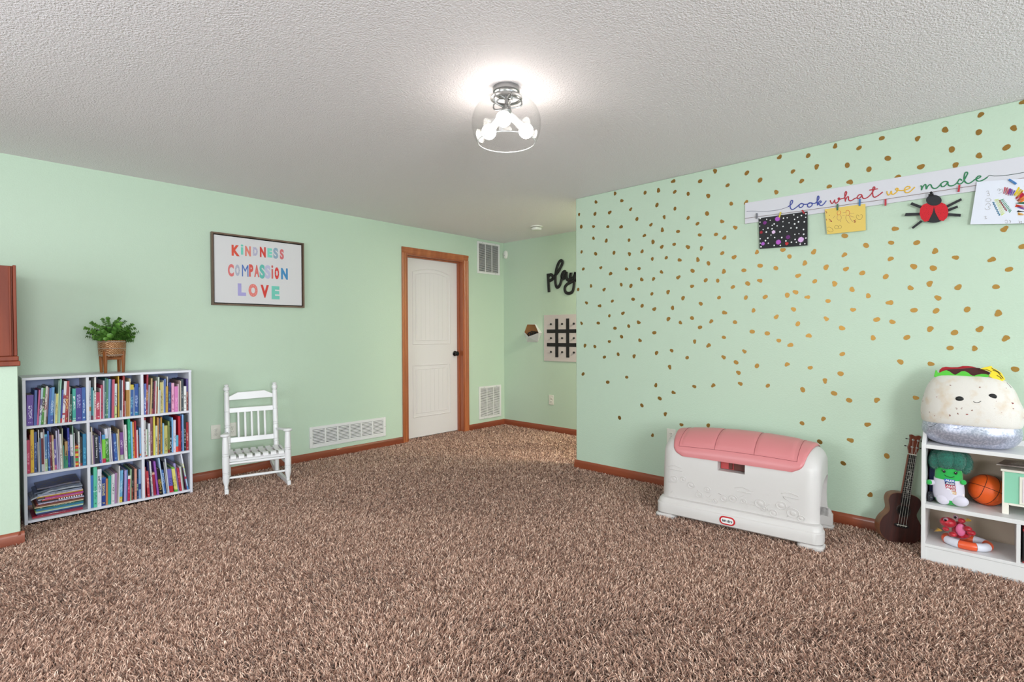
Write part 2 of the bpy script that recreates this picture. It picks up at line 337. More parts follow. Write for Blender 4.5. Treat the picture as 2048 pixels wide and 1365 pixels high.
# ------------------------------------------------------------------ outlets
m_ivory = mat('ivory plate', (226, 222, 212), .35)
def outlet(name, pos, rz, label, switch=False):
    t = thing(name, label, 'outlet', pos, rz)    # plate faces local -y
    b = MB(); b.box((-.036, -.006, -.058), (.036, -.0003, .058)); obj('cover_plate', b, m_ivory, t, bevel=.003)
    for s in (-1, 1):
        r = MB(); r.ball((0, -.006, s*.0195), (.017, .003, .0145), 20, 10, e=.6); rc = obj('receptacle', r, m_ivory, t)
        q = MB(); q.box((-.008, -.0098, s*.0195-.001), (-.006, -.0085, s*.0195+.008)); q.box((.005, -.0098, s*.0195-.001), (.007, -.0085, s*.0195+.007)); q.ball((0, -.0088, s*.0195-.007), (.0024, .001, .0024), 8, 6); obj('slots', q, mat('slot black', (18, 16, 16), .6), rc)
    q = MB(); q.ball((0, -.007, 0), .0028, 8, 6); obj('screw', q, mat('screw head', (120, 118, 115), .4, .5), t)
outlet('wall_outlet', (1.430, YA, .396), 0, 'ivory wall outlet left of the white rocking chair')
outlet('wall_outlet', (1.553, YA, .398), 0, 'ivory wall outlet seen behind the left back post of the rocking chair')
outlet('wall_outlet', (XB, 1.791, .405), -PI/2, 'ivory wall outlet half hidden behind the toy box end')
outlet('wall_outlet', (XC, 3.874, .397), -PI/2, 'ivory wall outlet low on the far wall under the game board')
# ------------------------------------------------------------------ framed print
pic = thing('framed_print', 'framed white print reading kindness compassion love in coloured letters', 'picture', (1.789, YA, 1.730))
FW, FH = .382, .296
f = MB()
for a, b in (((-FW, -.034, -FH), (-FW+.013, -.001, FH)), ((FW-.013, -.034, -FH), (FW, -.001, FH)), ((-FW+.013, -.034, FH-.013), (FW-.013, -.001, FH)), ((-FW+.013, -.034, -FH), (FW-.013, -.001, -FH+.013))): f.box(a, b)
obj('frame', f, wood('grey brown frame wood', (88, 68, 54), (118, 94, 76), 2, .5), pic)
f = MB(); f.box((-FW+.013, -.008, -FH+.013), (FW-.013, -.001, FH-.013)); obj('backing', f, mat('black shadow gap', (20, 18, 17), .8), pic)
f = MB(); f.box((-FW+.021, -.024, -FH+.021), (FW-.021, -.008, FH-.021)); cv = obj('canvas', f, mat('white canvas', (216, 213, 216), .7, bump=(400, .2, .0005)), pic, bevel=.001)
LET = [('K', 540, 390, 130, 178, 'd8503c'), ('i', 637, 375, 42, 165, '74c8b8'), ('N', 727, 400, 92, 165, 'de7a6c'), ('D', 838, 405, 78, 140, 'b9b4cc'), ('N', 952, 415, 96, 168, 'd04038'), ('E', 1058, 425, 78, 150, '7cd0be'), ('S', 1147, 432, 78, 178, '8ea6ba'), ('S', 1240, 448, 64, 165, 'd06a70'),
 ('C', 468, 690, 96, 200, 'd87474'), ('O', 567, 690, 76, 186, 'b0b2c4'), ('M', 685, 697, 104, 190, '4f72b8'), ('P', 775, 695, 66, 200, 'd4564e'), ('A', 860, 702, 84, 196, 'd8706c'), ('S', 942, 710, 84, 230, '66b8ae'), ('S', 1026, 715, 92, 222, 'bcb8d6'), ('i', 1096, 715, 30, 218, 'cc6a66'), ('O', 1165, 735, 70, 192, 'd6302c'), ('N', 1280, 745, 108, 185, '3f86bc'),
 ('L', 635, 985, 132, 200, 'a8a0d4'), ('O', 805, 995, 146, 210, 'e07e78'), ('V', 982, 1010, 134, 208, 'd23e36'), ('E', 1146, 1030, 128, 214, '72c6b6')]
yc = YA-.0242
for ch, zx, zy, zw, zh, colr in LET:
    px, py = 400+zx/7.582, 450+zy/7.583
    c0 = P(px, py, 1, yc); wL = P(px-zw/15.16, py, 1, yc); wR = P(px+zw/15.16, py, 1, yc); zt = P(px, py-zh/15.16, 1, yc); zb = P(px, py+zh/15.16, 1, yc)
    # the photo shows the frame in perspective: use the true metric size on the canvas
    g = glyphs(ch, .1, .001, offset={'i': .0015, 'M': .0, 'D': .007, 'O': .007, 'L': .007, 'E': .006}.get(ch, .005))
    fit_glyph(g, Vector((c0.x-pic.location.x, -.0247, c0.z-pic.location.z)), Vector((1, 0, 0)), Vector((0, 0, 1)), (wR-wL).x*.93, (zt-zb).z*.93, .001)
    obj('letter', g, mat('letter paint '+colr, hx(colr), .7), cv, smooth=False)
    if ch in 'DO':   # dotted letters
        d = MB(); hh = (zt-zb).z*.4; ww = (wR-wL).x*.42
        for k in range(9):
            a = 2*PI*k/9; d.ball((c0.x-pic.location.x+ww*.82*math.cos(a), -.0254, c0.z-pic.location.z+hh*.92*math.sin(a)), (.0028, .0004, .0028), 8, 4)
        obj('letter_dots', d, mat('dot paint light', (250, 240, 235), .7) if colr[0] in 'de' else mat('dot paint dark', (70, 74, 96), .7), cv)
# ------------------------------------------------------------------ far wall: play sign, game board, faceted pocket
def zp(zx, zy, ox, oy, s, ax, val): return P(ox+zx/s, oy+zy/s, ax, val)
s_ = MB()
q = lambda pts, r, flat=.45, ox=1030, oy=500, s=5.686, v=XC-.012: s_.tube([zp(p.x, p.y, ox, oy, s, 0, v) for p in spline(pts, 5)], r, 10, flat=flat, up=(1, 0, 0))
q([(374, 272), (377, 330), (381, 400), (386, 482)], .0195)
q([(378, 300), (405, 282), (428, 300), (425, 332), (398, 350), (381, 346)], .0185)
q([(425, 335), (448, 300), (490, 250), (520, 195), (541, 145), (525, 122), (500, 142), (476, 200), (460, 285), (459, 370), (470, 418), (489, 426), (514, 392), (530, 330), (545, 285), (572, 252), (553, 250), (536, 275), (530, 312), (548, 330), (575, 300), (586, 252)], .0185)
q([(586, 252), (585, 315), (602, 346), (626, 325), (636, 262), (627, 305), (645, 330), (668, 308), (688, 256)], .0185)
q([(688, 256), (678, 330), (668, 420), (652, 475), (616, 495), (576, 482), (566, 432), (592, 392), (642, 364), (700, 340), (735, 318)], .0185)
obj('wall_word_sign', s_, mat('matte black wood', (20, 20, 20), .6), label='black cut-out script word play mounted on the far wall', cat='sign', ang=50)
gb = thing('game_board', 'tic tac toe board, black grid on pale pink panel, on the far wall', 'wall game', (XC, 3.655, 1.136))
b = MB(); b.box((-.008, -.325, -.275), (-.0005, .325, .275)); obj('panel', b, mat('pale pink beige panel', (204, 192, 190), .6), gb, bevel=.001)
b = MB()
def gy(zx): return zp(zx, 1000, 1030, 500, 5.686, 0, XC-.009).y-3.655
def gz(zy): return zp(475, zy, 1030, 500, 5.686, 0, XC-.009).z-1.136
for zx in (475, 599): b.box((-.0105, gy(zx)-.0225, gz(1222)), (-.008, gy(zx)+.0225, gz(785)))
for zy in (926, 1081): b.box((-.0104, -.285, gz(zy)-.0215), (-.0079, gy(363), gz(zy)+.0215))
obj('grid_lines', b, mat('matte black', (24, 22, 22), .7), gb)
for zx in (412, 539, 672):
    for zy in (845, 1005, 1163):
        b = MB(); b.rod((-.008, gy(zx), gz(zy)), (-.024, gy(zx), gz(zy)), [(0, .011), (.8, .012), (1, .008)], 16); obj('peg', b, mat('matte black', (24, 22, 22), .7), gb)
# wall pocket
hp = thing('wall_pocket', 'white faceted hexagon wall pocket holding black game pieces', 'wall pocket', (XC, 4.20, 1.2))
def hq(zx, zy, out): p = zp(zx, zy, 1030, 500, 5.686, 0, XC-out); return (p.x-XC, p.y-4.20, p.z-1.2)
A_, B_, C_, D_, E_, G_ = hq(140, 848, .001), hq(240, 848, .001), hq(305, 945, .001), hq(262, 1048, .001), hq(140, 1050, .001), hq(100, 942, .001)
F1, F2, F3, F4 = hq(228, 850, .05), hq(270, 945, .10), hq(152, 988, .11), hq(108, 940, .05)
b = MB(); b.add([A_, B_, C_, D_, E_, G_, F1, F2, F3, F4], [(2, 3, 7), (3, 8, 7), (3, 4, 8), (4, 5, 9), (4, 9, 8), (1, 2, 7), (1, 7, 6), (0, 1, 6)])
obj('shell', b, mat('white lacquered metal', (226, 224, 226), .35), hp, solid=.003, smooth=False)
b = MB(); b.add([hq(140, 850, .004), hq(236, 850, .004), hq(296, 945, .004), hq(255, 1040, .004), hq(145, 1040, .004), hq(106, 942, .004)], [(0, 1, 2, 3, 4, 5)]); obj('inner_back', b, mat('copper brown lining', (150, 96, 48), .4), hp, smooth=False)
for k, (zx, zy) in enumerate(((165, 962), (190, 950), (215, 955), (238, 958))):
    p = hq(zx, zy, .045+.01*(k % 2)); b = MB(); b.tube([(p[0]+.006*math.sin(a*.9), p[1]+.024*math.cos(a), p[2]+.024*math.sin(a)) for a in [2*PI*i/16 for i in range(16)]], .007, 8, closed=True)
    setp(obj('game_ring', b, mat('matte black', (24, 22, 22), .7)), 'black game ring in the white wall pocket, %s from the left' % ORD[k+1], 'game piece', 'black game rings in the wall pocket').location = hp.location
# ------------------------------------------------------------------ gold dots on the right wall
Z1 = "365,852 191,930 426,918 638,845 760,824 895,740 908,837 1030,855 1139,740 1275,648 1213,874 38,1043 182,1038 316,1025 507,996 746,957 910,990 57,1155 169,1153 299,1154 420,1156 564,1085 691,1137 812,1067 1030,1075 1115,1127 1202,1035 1338,1107 168,1260 285,1282 492,1277 632,1235 795,1184 938,1198 1135,1230 1283,1225 1360,1255 710,1293 790,1338 903,1315 1028,1340 1150,1350"
Z2 = "199,665 24,778 319,730 497,521 618,651 698,738 757,508 834,608 1003,421 1220,438 1113,595 1310,632 1137,748 949,788 467,840 57,945 193,935 94,1162 5,1255 1090,1238 1284,1325"
Z3 = "62,440 387,443 638,364 962,226 945,385 1262,348 1352,110 699,542 1197,524 117,623 947,599 418,700 733,685 207,797 183,1265 1178,1267"
Z4 = "60,110 188,127 355,118 496,129 611,106 704,174 831,163 952,184 1118,181 1215,214 1340,122 76,266 235,254 324,308 468,266 583,262 787,293 940,342 1070,282 1190,368 1299,372 1355,288 607,362 715,356 29,452 146,420 265,453 421,408 509,419 700,492 847,475 983,531 1065,423 1311,526 105,574 225,601 340,558 529,541 611,601 722,631 888,620 1145,582 313,692 436,669 60,760 212,758 364,805 489,786 579,752 850,721 959,754 1065,712 1240,742 1360,663 722,846 1138,797 424,882 591,916 313,926 91,963 181,972 1089,926 1216,962 1355,888 268,1068 393,1042 538,1060 742,1030 880,1009 1021,1073 1353,1069 862,1158 74,1222 298,1296 471,1251"
Z5 = "291,112 527,92 83,158 587,152 808,110 1087,136 320,236 172,278 463,258 727,212 920,250 1101,266 1250,302 665,327 318,372 207,398 72,430 817,378 998,400 1156,452 1304,510 567,504 643,477 751,522 366,520 190,526 938,557 1165,637 260,643 624,633 91,750 467,702 922,719 663,765 248,836 385,852 763,873 1064,804 1348,893 490,917 596,958 177,1016 1068,1040 101,1116 291,1148 565,1134 776,1165 123,1210 1052,1219 140,1310 910,1283 390,1328"
Z6 = "147,208 380,208 548,285 142,355 353,425 530,440 734,343 1064,362 1220,451 1345,243 98,517 497,582 323,620 757,614 1101,610 573,711 135,754 355,823 556,829 839,816 1122,851 158,929 502,994 724,1027 953,996 1190,1079 16,908 2,1073 290,1071 684,1167 907,1171 232,1293 508,1312 1275,1360"
Z7 = "920,290 1120,373 964,440 761,520 507,660 1027,618 1211,740 882,860 1516,747 1358,305 1573,292"
Z8 = "370,36 227,100 25,182 310,215 447,278 699,276 1054,256 213,447 19,487 615,499 460,642 180,656 394,852 790,785 639,1139"
dots = []
for zs, ox, oy, s in ((Z1, 1150, 200, 4.55), (Z2, 1450, 200, 4.55), (Z3, 1750, 180, 4.55), (Z4, 1150, 480, 4.55), (Z5, 1450, 480, 4.55), (Z6, 1750, 440, 4.55), (Z7, 1150, 720, 5.687), (Z8, 1600, 740, 4.55)):
    for t in zs.split():
        a, b = map(float, t.split(',')); x, y = ox+a/s, oy+b/s
        if all((x-u)**2+(y-v)**2 > 36 for u, v in dots): dots.append((x, y))
m_gold = mat('brushed gold foil', (158, 120, 62), .4, .88, bump=(300, .15, .0004))
protos = []
for k in range(9):
    n = 14; ph = R.random()*6; e1 = R.uniform(.08, .22); e2 = R.uniform(0, .14); poly = []
    for i in range(n):
        a = 2*PI*i/n; r = .0148*(1+e1*math.cos(2*a+ph)+e2*math.cos(3*a+ph*2)); poly.append((r*math.cos(a), r*math.sin(a)))
    b = MB(); b.prism(poly, 0, .0007, lambda u, v, h: (-h, u, v)); me = bpy.data.meshes.new('gold_dot_decal'); me.from_pydata(b.v, [], b.f); me.materials.append(m_gold); protos.append(me)
for i, (x, y) in enumerate(dots):
    p = P(x, y, 0, XB); o = bpy.data.objects.new('gold_dot_decal', protos[i % 9]); COL.objects.link(o); o.location = (XB-.0003, p.y, p.z); o.rotation_euler = (R.random()*6.28, 0, 0)
    sc_ = R.uniform(.88, 1.08); o.scale = (1, sc_, sc_)
    setp(o, 'small irregular gold foil dot sticker on the mint green wall', 'wall sticker', 'gold dot stickers scattered over the mint wall')
# ------------------------------------------------------------------ lettered strip with string and pegs
bn = thing('lettered_strip', 'long white strip sign on the dotted wall reading look what we made', 'sign', (XB, .3, 1.99))
bz0, bz1 = 1.932, 2.073; BY0, BY1 = -.62, 1.254
b = MB(); b.box((-.010, BY0-.3, bz0-1.99), (-.0008, BY1-.3, bz1-1.99)); strip = obj('strip_board', b, mat('white sign board', (212, 210, 218), .5), bn, bevel=.001)
def script(name, pts, ox, oy, s, colr, r=.0030, n=5):
    mb = MB()
    for pp in pts:
        mb.tube([zp(p.x, p.y, ox, oy, s, 0, XB-.0115)-Vector((XB, .3, 1.99)) for p in spline(pp, n)], r, 8, flat=.5, up=(1, 0, 0))
    obj(name, mb, mat('letter '+colr, hx(colr), .5), bn, ang=50)
A1 = (1480, 350, 6.4); A2 = (1480, 300, 3.606); A3 = (1780, 300, 7.642)
script('lettering', [[(90, 475), (96, 465), (180, 463), (280, 467), (380, 463), (480, 450), (560, 430), (615, 408)]], *A1, '5a5a70', .0012)
script('lettering', [[(615, 408), (655, 380), (673, 350), (673, 330), (660, 327), (648, 345), (642, 380), (645, 420), (662, 442), (688, 438), (715, 420), (745, 395), (765, 378), (795, 365), (775, 370), (757, 390), (760, 412), (782, 417), (805, 400), (812, 380), (798, 366), (825, 378), (862, 374), (903, 358), (880, 362), (865, 385), (870, 408), (892, 412), (918, 395), (925, 372), (908, 358), (940, 366), (970, 358), (985, 340), (1008, 310), (1010, 280), (1000, 271), (990, 290), (988, 340), (992, 392)], [(992, 368), (1015, 340), (1035, 335), (1038, 352), (1015, 362), (1000, 364), (1020, 385), (1045, 392), (1075, 370), (1105, 330)]], *A1, '35459a')
script('lettering', [[(1155, 325), (1160, 345), (1174, 365), (1190, 360), (1205, 335), (1212, 318), (1213, 345), (1226, 362), (1250, 350), (1270, 320), (1275, 300), (1262, 295), (1256, 308), (1270, 315), (1300, 305), (1330, 298), (1352, 268), (1366, 235), (1361, 216), (1350, 218), (1343, 250), (1345, 300), (1350, 342)], [(1350, 325), (1374, 282), (1390, 285), (1390, 315), (1402, 330), (1430, 328), (1465, 305), (1498, 290), (1515, 262), (1545, 250), (1562, 262)], [(1500, 288), (1508, 303), (1538, 292), (1562, 264), (1568, 290), (1590, 303), (1630, 290), (1670, 255), (1700, 215), (1722, 180), (1725, 160), (1712, 154), (1702, 175), (1698, 230), (1705, 275), (1727, 286), (1760, 270), (1795, 245), (1828, 218)], [(1655, 196), (1765, 178)]], *A1, 'b02232')
script('lettering', [[(1060, 298), (1062, 315), (1071, 326), (1083, 318), (1091, 298), (1095, 318), (1110, 319), (1135, 298), (1140, 280), (1128, 277), (1125, 288), (1145, 292), (1175, 292), (1205, 285), (1226, 275), (1222, 265), (1205, 265), (1190, 280), (1188, 298), (1201, 309), (1228, 300), (1262, 268)]], *A2, 'e0b030')
script('lettering', [[(465, 550), (485, 560), (481, 615), (500, 570), (530, 532), (549, 537), (556, 600), (575, 560), (605, 532), (626, 537), (645, 575), (680, 590), (720, 580), (760, 545), (785, 512), (835, 482), (880, 486)], [(785, 512), (780, 535), (792, 560), (822, 560), (860, 530), (886, 490), (886, 520), (902, 545), (940, 550), (985, 535), (1030, 498), (1065, 446), (1100, 468)], [(1030, 498), (1048, 520), (1090, 515), (1130, 470), (1168, 400), (1187, 360), (1175, 341), (1150, 350), (1135, 400), (1135, 460), (1160, 500), (1202, 513), (1250, 490), (1310, 445), (1360, 430), (1386, 410), (1375, 399), (1345, 405), (1320, 435), (1325, 465), (1356, 479), (1400, 470), (1450, 445), (1490, 415)]], *A3, '1f7a4c')
script('lettering', [[(1490, 415), (1525, 388), (1600, 398), (1750, 390), (1900, 370), (2048, 343)]], *A3, '3e5048', .0014)
b = MB(); b.tube([(-.014, BY1-.3, 1.968-1.99), (-.016, .9-.3, 1.962-1.99), (-.016, .5-.3, 1.957-1.99), (-.014, BY0-.3, 1.965-1.99)], .0012, 6); obj('string', b, mat('twine', (120, 92, 80), .8), bn)
m_paint = {}
def peg(px, py, ln, colr, cname, tilt, label, out=.019):
    p = P(px, py, 0, XB-out); t = thing('clothes_peg', label, 'clothes peg', p, group='mini clothes pegs on the string', rot=(tilt, 0, 0))
    m = mat('peg '+cname, hx(colr), .5)
    for s in (-1, 1):
        b = MB(); b.prism([(-ln/2, 0), (ln/2, 0), (ln/2, .0014), (ln*.1, .0034), (-ln/2, .003)], -.0042, .0042, lambda a, b_, h, s=s: (s*(b_+.0004), h, a)); obj('jaw', b, m, t)
    b = MB(); b.tube([(-.0045+.009*k/8, (-.0048 if k % 2 else .0048), 0.002) for k in range(9)], .0006, 6); obj('spring', b, m_nick, t)
peg(1513.5, 432, .036, '707078', 'grey', 0, 'small grey clothes peg at the left end of the string')
peg(1560, 430, .036, 'd8c23c', 'yellow', .25, 'small yellow clothes peg on the polka dot card')
peg(1606.5, 424, .026, 'b02030', 'crimson', -.5, 'tilted red clothes peg at the right corner of the polka dot card')
peg(1675, 414.5, .040, '3c6a48', 'green', 0, 'green clothes peg holding the left side of the yellow drawing')
peg(1719.5, 405, .042, '2f6fae', 'blue', 0, 'blue clothes peg holding the right side of the yellow drawing')
peg(1771, 405, .038, 'b82838', 'red', 0, 'red clothes peg alone between the yellow drawing and the ladybird')
peg(1918, 377, .036, 'b82030', 'red', .1, 'red clothes peg between the ladybird and the rainbow drawing')
peg(2025, 363.5, .040, '2a58b0', 'blue', -.75, 'tilted blue clothes peg on the rainbow drawing', .023)
# black card with pompoms
pc = thing('polka_dot_card', 'black art card with white dots and purple and pink flowers', 'artwork', (0, 0, 0))
b = MB(); v = XB-.017
cn = [P(1517, 437, 0, v), P(1615, 423, 0, v), P(1615, 491, 0, v), P(1519, 498, 0, v)]
def card(name, cn, m, parent, th=.0025):
    b = MB(); vs = [tuple(p) for p in cn]+[(p[0]+th, p[1], p[2]) for p in cn]; b.add(vs, [(0, 1, 2, 3), (7, 6, 5, 4), (0, 4, 5, 1), (1, 5, 6, 2), (2, 6, 7, 3), (3, 7, 4, 0)]); return obj(name, b, m, parent, smooth=False)
base_card = card('card', cn, mat('black card', (38, 38, 42), .8), pc)
WD = "160,295 262,307 318,322 158,352 152,412 350,402 380,380 427,410 282,445 347,457 207,468 256,508 472,504 330,556 280,602 160,613 388,594 243,643 162,683 288,684 173,740 380,718 478,718 500,594 565,648 652,668 583,500 645,444 520,418 615,362 518,344 527,290 585,282 690,237 810,247 750,275 877,275 880,220 702,307 764,347 855,347 703,380 735,441 842,468 706,544 770,535 846,542 710,624 880,602 730,668 863,690 790,698"
b = MB()
for t in WD.split():
    a, c_ = map(float, t.split(',')); p = zp(a, c_, 1500, 400, 7.877, 0, v-.0006); rr = R.uniform(.0036, .0055)
    b.ball(tuple(p), (.0012, rr*.95, rr), 10, 6)
obj('white_dots', b, mat('white pompom', (240, 240, 242), .8), pc)
def flower(zx, zy, rr, colr, petals=10):
    p = zp(zx, zy, 1500, 400, 7.877, 0, v-.001); f = MB(); poly = []
    for k in range(petals*4):
        a = 2*PI*k/(petals*4); q_ = rr*(1 if (k % 4) in (1, 2) else .82); poly.append((q_*math.cos(a), q_*math.sin(a)))
    f.prism(poly, 0, .002, lambda a, b_, h: (p.x-h, p.y+a, p.z+b_)); f.ball((p.x-.002, p.y, p.z), (.001, rr*.25, rr*.25), 10, 6)
    obj('flower', f, mat('foam '+colr, hx(colr), .7), pc, smooth=False)
flower(435, 300, .0165, 'b05ac0'); flower(235, 362, .012, '7a2a80', 8); flower(372, 508, .012, 'e6c4e8', 6); flower(600, 588, .014, '6c2c74', 8); flower(448, 667, .0165, 'b85ac4'); flower(803, 628, .018, 'dcb0e4', 12); flower(205, 692, .012, 'b060c8', 8)
flower(178, 512, .010, 'a02030', 5); flower(580, 690, .011, 'c02834', 3)
# yellow drawing
yd = thing('yellow_drawing', 'yellow card with a crayon drawing of two figures and a heart', 'artwork', (0, 0, 0)); v2 = XB-.018
cn = [zp(1085, 440, *A1, 0, v2), zp(1605, 370, *A1, 0, v2), P(1731.5, 461, 0, v2), P(1654, 469, 0, v2)]
card('card', cn, mat('yellow card', (226, 196, 104), .8), yd, .0006)
def strokes(parent, name, paths, ox, oy, s, colr, r, v, n=4):
    b = MB()
    for pp in paths: b.tube([zp(p.x, p.y, ox, oy, s, 0, v) for p in (spline(pp, n) if n else [Vector(u) for u in pp])], r, 6, flat=.3, up=(1, 0, 0))
    obj(name, b, mat('crayon '+colr, hx(colr), .8), parent)
A4 = (1500, 400, 7.877)
strokes(yd, 'drawing', [[(1370, 220), (1385, 180), (1420, 175), (1430, 210), (1400, 240), (1370, 220)], [(1510, 210), (1520, 170), (1555, 170), (1570, 210), (1550, 245), (1515, 235)]], *A4, 'd03838', .0009, v2-.0006)
strokes(yd, 'drawing', [[(1380, 240), (1370, 290), (1400, 320), (1440, 290), (1425, 240)], [(1340, 250), (1310, 290)], [(1445, 240), (1490, 245)], [(1420, 320), (1425, 350)], [(1520, 240), (1510, 290), (1540, 350), (1570, 370)], [(1555, 240), (1590, 310), (1620, 345)], [(1570, 210), (1640, 210)], [(1500, 200), (1460, 205)], [(1575, 250), (1640, 275)]], *A4, '8a4a6a', .0006, v2-.0006)
strokes(yd, 'drawing', [[(1720, 260), (1690, 235), (1675, 270), (1700, 305), (1740, 310), (1770, 270), (1760, 230), (1735, 240)], [(1330, 440), (1345, 405), (1385, 410), (1390, 450), (1350, 455), (1330, 440)], [(1390, 430), (1410, 400), (1440, 415), (1430, 450), (1395, 450)], [(1215, 450), (1240, 430), (1290, 450), (1310, 490), (1260, 505), (1220, 480)]], *A4, '6a5040', .0006, v2-.0006)
strokes(yd, 'drawing', [[(1190, 175), (1210, 200), (1195, 210)], [(1240, 300), (1270, 320), (1290, 345), (1250, 330)], [(1630, 320), (1665, 345), (1640, 355), (1660, 310)], [(1250, 240), (1254, 250)], [(1200, 300), (1206, 325)]], *A4, '9a3a3a', .0013, v2-.0006)
# ladybird
lb = thing('paper_ladybird', 'black and red paper ladybird with spread legs hanging from the strip', 'artwork', (0, 0, 0)); v3 = XB-.03
m_bp = mat('black paper', (42, 42, 46), .8); m_rp = mat('red crayoned paper', (204, 24, 40), .75, noise=(260, (130, 14, 26), .55, .72))
def ell(zx, zy, zw, zh, rot=0, n=28):
    out = []
    for k in range(n):
        a = 2*PI*k/n; x, y = zw/2*math.cos(a), zh/2*math.sin(a); out.append((zx+x*math.cos(rot)-y*math.sin(rot), zy+x*math.sin(rot)+y*math.cos(rot)))
    return out
def paper(name, poly, m, v, th=.001, parent=None, ref=A3):
    b = MB(); b.prism([tuple(zp(x, y, *ref, 0, v)) [1:] for x, y in poly], 0, th, lambda a, b_, h: (v+h, a, b_)); return obj(name, b, m, parent, smooth=False)
for q_ in ([(305, 835), (335, 800), (500, 865), (490, 905)], [(220, 1012), (240, 965), (455, 960), (455, 1002)], [(330, 1185), (350, 1210), (500, 1098), (470, 1075)], [(860, 850), (1085, 738), (1102, 770), (875, 885)], [(880, 905), (1030, 850), (1042, 882), (890, 945)], [(875, 965), (1085, 980), (1078, 1022), (860, 1005)]):
    paper('leg', q_, m_bp, v3+.004, parent=lb)
paper('abdomen', ell(665, 965, 400, 300), m_bp, v3+.0015, parent=lb)
wing = [(675, 850), (660, 920), (650, 960), (590, 1085), (530, 1100), (475, 1050), (452, 980), (460, 900), (500, 840), (560, 815), (620, 830)]
paper('wing', wing, m_rp, v3, parent=lb); paper('wing', [(2*672-x-0, y-12 if x < 600 else y) for x, y in wing], m_rp, v3, parent=lb)
paper('head', ell(670, 770, 240, 165, .02), m_bp, v3-.0015, parent=lb)
pp = thing('push_pin', 'black push pin holding the paper ladybird', 'push pin', zp(630, 660, *A3, 0, XB-.034)); b = MB(); b.rod((0, 0, 0), (-.012, 0, 0), [(0, .0065), (.25, .0045), (.7, .0045), (1, .0065)], 14); obj('pin_head', b, m_black, pp); b = MB(); b.rod((0, 0, 0), (.022, 0, 0), .0008, 6); obj('pin_shaft', b, m_nick, pp)
b = MB(); b.box((-.001, -.010, -.016), (.003, .012, -.004)); obj('grip_tab', b, m_black, pp)
# rainbow drawing
rd = thing('rainbow_drawing', 'large white paper with rainbow crayon rings and scribbled numbers', 'artwork', (0, 0, 0)); v4 = XB-.020
cn = [P(1954, 364, 0, v4), (v4, -.26, P(2047, 372, 0, v4).z+.02), (v4, -.26, P(2047, 453, 0, v4).z-.005), P(1940.5, 449, 0, v4)]
card('paper', cn, mat('white drawing paper', (222, 224, 236), .75), rd, .0006)
def hatch(zx, zy, ln, wd, ang, colr, n=9):
    ps = []
    ca, sa = math.cos(ang), math.sin(ang)
    for i in range(n+1):
        s = -wd/2+wd*i/n; e = ln/2*(1 if i % 2 else -1)*R.uniform(.85, 1.05); ps.append((zx+ca*e-sa*s, zy+sa*e+ca*s))
    strokes(rd, 'crayon_stroke', [ps], *A3, colr, .0026, v4-.0006, 0)
hatch(1790, 635, 110, 100, 1.9, 'c04858', 12); hatch(1855, 650, 100, 80, 2.0, '6a48a8', 12); hatch(1960, 655, 150, 80, 2.2, 'e8c820', 12); hatch(1985, 710, 160, 60, 2.4, 'd02048', 12); hatch(2020, 760, 150, 60, 2.6, 'f08020', 12)
hatch(1990, 815, 140, 22, 3.1, '3a7a5a', 6); hatch(1985, 860, 140, 26, .1, 'd04028', 6); hatch(2000, 885, 120, 22, .2, '7a4a9a', 5); hatch(2000, 942, 110, 14, .05, '202020', 4); hatch(2000, 985, 90, 30, .2, 'e0a850', 6)
hatch(1680, 870, 70, 250, -.42+.0, 'c8d850', 26); hatch(1625, 900, 18, 230, -.45, '4a7a9a', 12); hatch(1775, 850, 50, 230, -.62, '2a8a58', 20); hatch(1725, 850, 16, 200, -.6, '8a4a4a', 12)
strokes(rd, 'pencil_scribble', [[(1475, 640), (1500, 625), (1510, 655), (1490, 665), (1520, 670), (1515, 700), (1480, 700)], [(1455, 770), (1500, 740), (1545, 760), (1520, 790), (1460, 780)], [(1460, 850), (1500, 810), (1540, 850), (1500, 870), (1530, 900), (1480, 915), (1450, 890)], [(1440, 1020), (1470, 1015), (1455, 1040), (1480, 1050), (1445, 1058)], [(1640, 620), (1665, 590), (1680, 610), (1665, 630), (1710, 600), (1720, 640), (1660, 670)], [(1755, 1090), (1775, 1070), (1800, 1095), (1780, 1120), (1760, 1110)], [(1820, 1075), (1845, 1090), (1835, 1120)], [(1960, 1085), (1985, 1095), (1975, 1120), (2010, 1090), (2005, 1135)]], *A3, '8a8078', .0006, v4-.0006)
# ------------------------------------------------------------------ stained wood cabinet on the low wall
m_cab = wood('red brown stained cabinet wood', (112, 44, 24), (146, 66, 36), 2, .6, coat=0)
cb = thing('wood_cabinet', 'reddish brown wooden cabinet panel standing on the low mint wall', 'cabinet', (HX, HY, 1.0204))
b = MB(); b.box((X0-HX+.05, .008, .056), (-.019, .5, .56)); obj('panel', b, m_cab, cb, bevel=.002)
b = MB(); b.box((-.018, .0, .056), (-.004, .5, .565)); b.box((-.035, -.004, .056), (-.026, .008, .556)); obj('corner_moulding', b, m_cab, cb, bevel=.003)
b = MB(); b.box((X0-HX+.04, -.022, 0), (.006, .6, .028)); b.box((X0-HX+.04, -.014, .028), (.0, .55, .055)); obj('base_cap', b, m_cab, cb, bevel=.004)
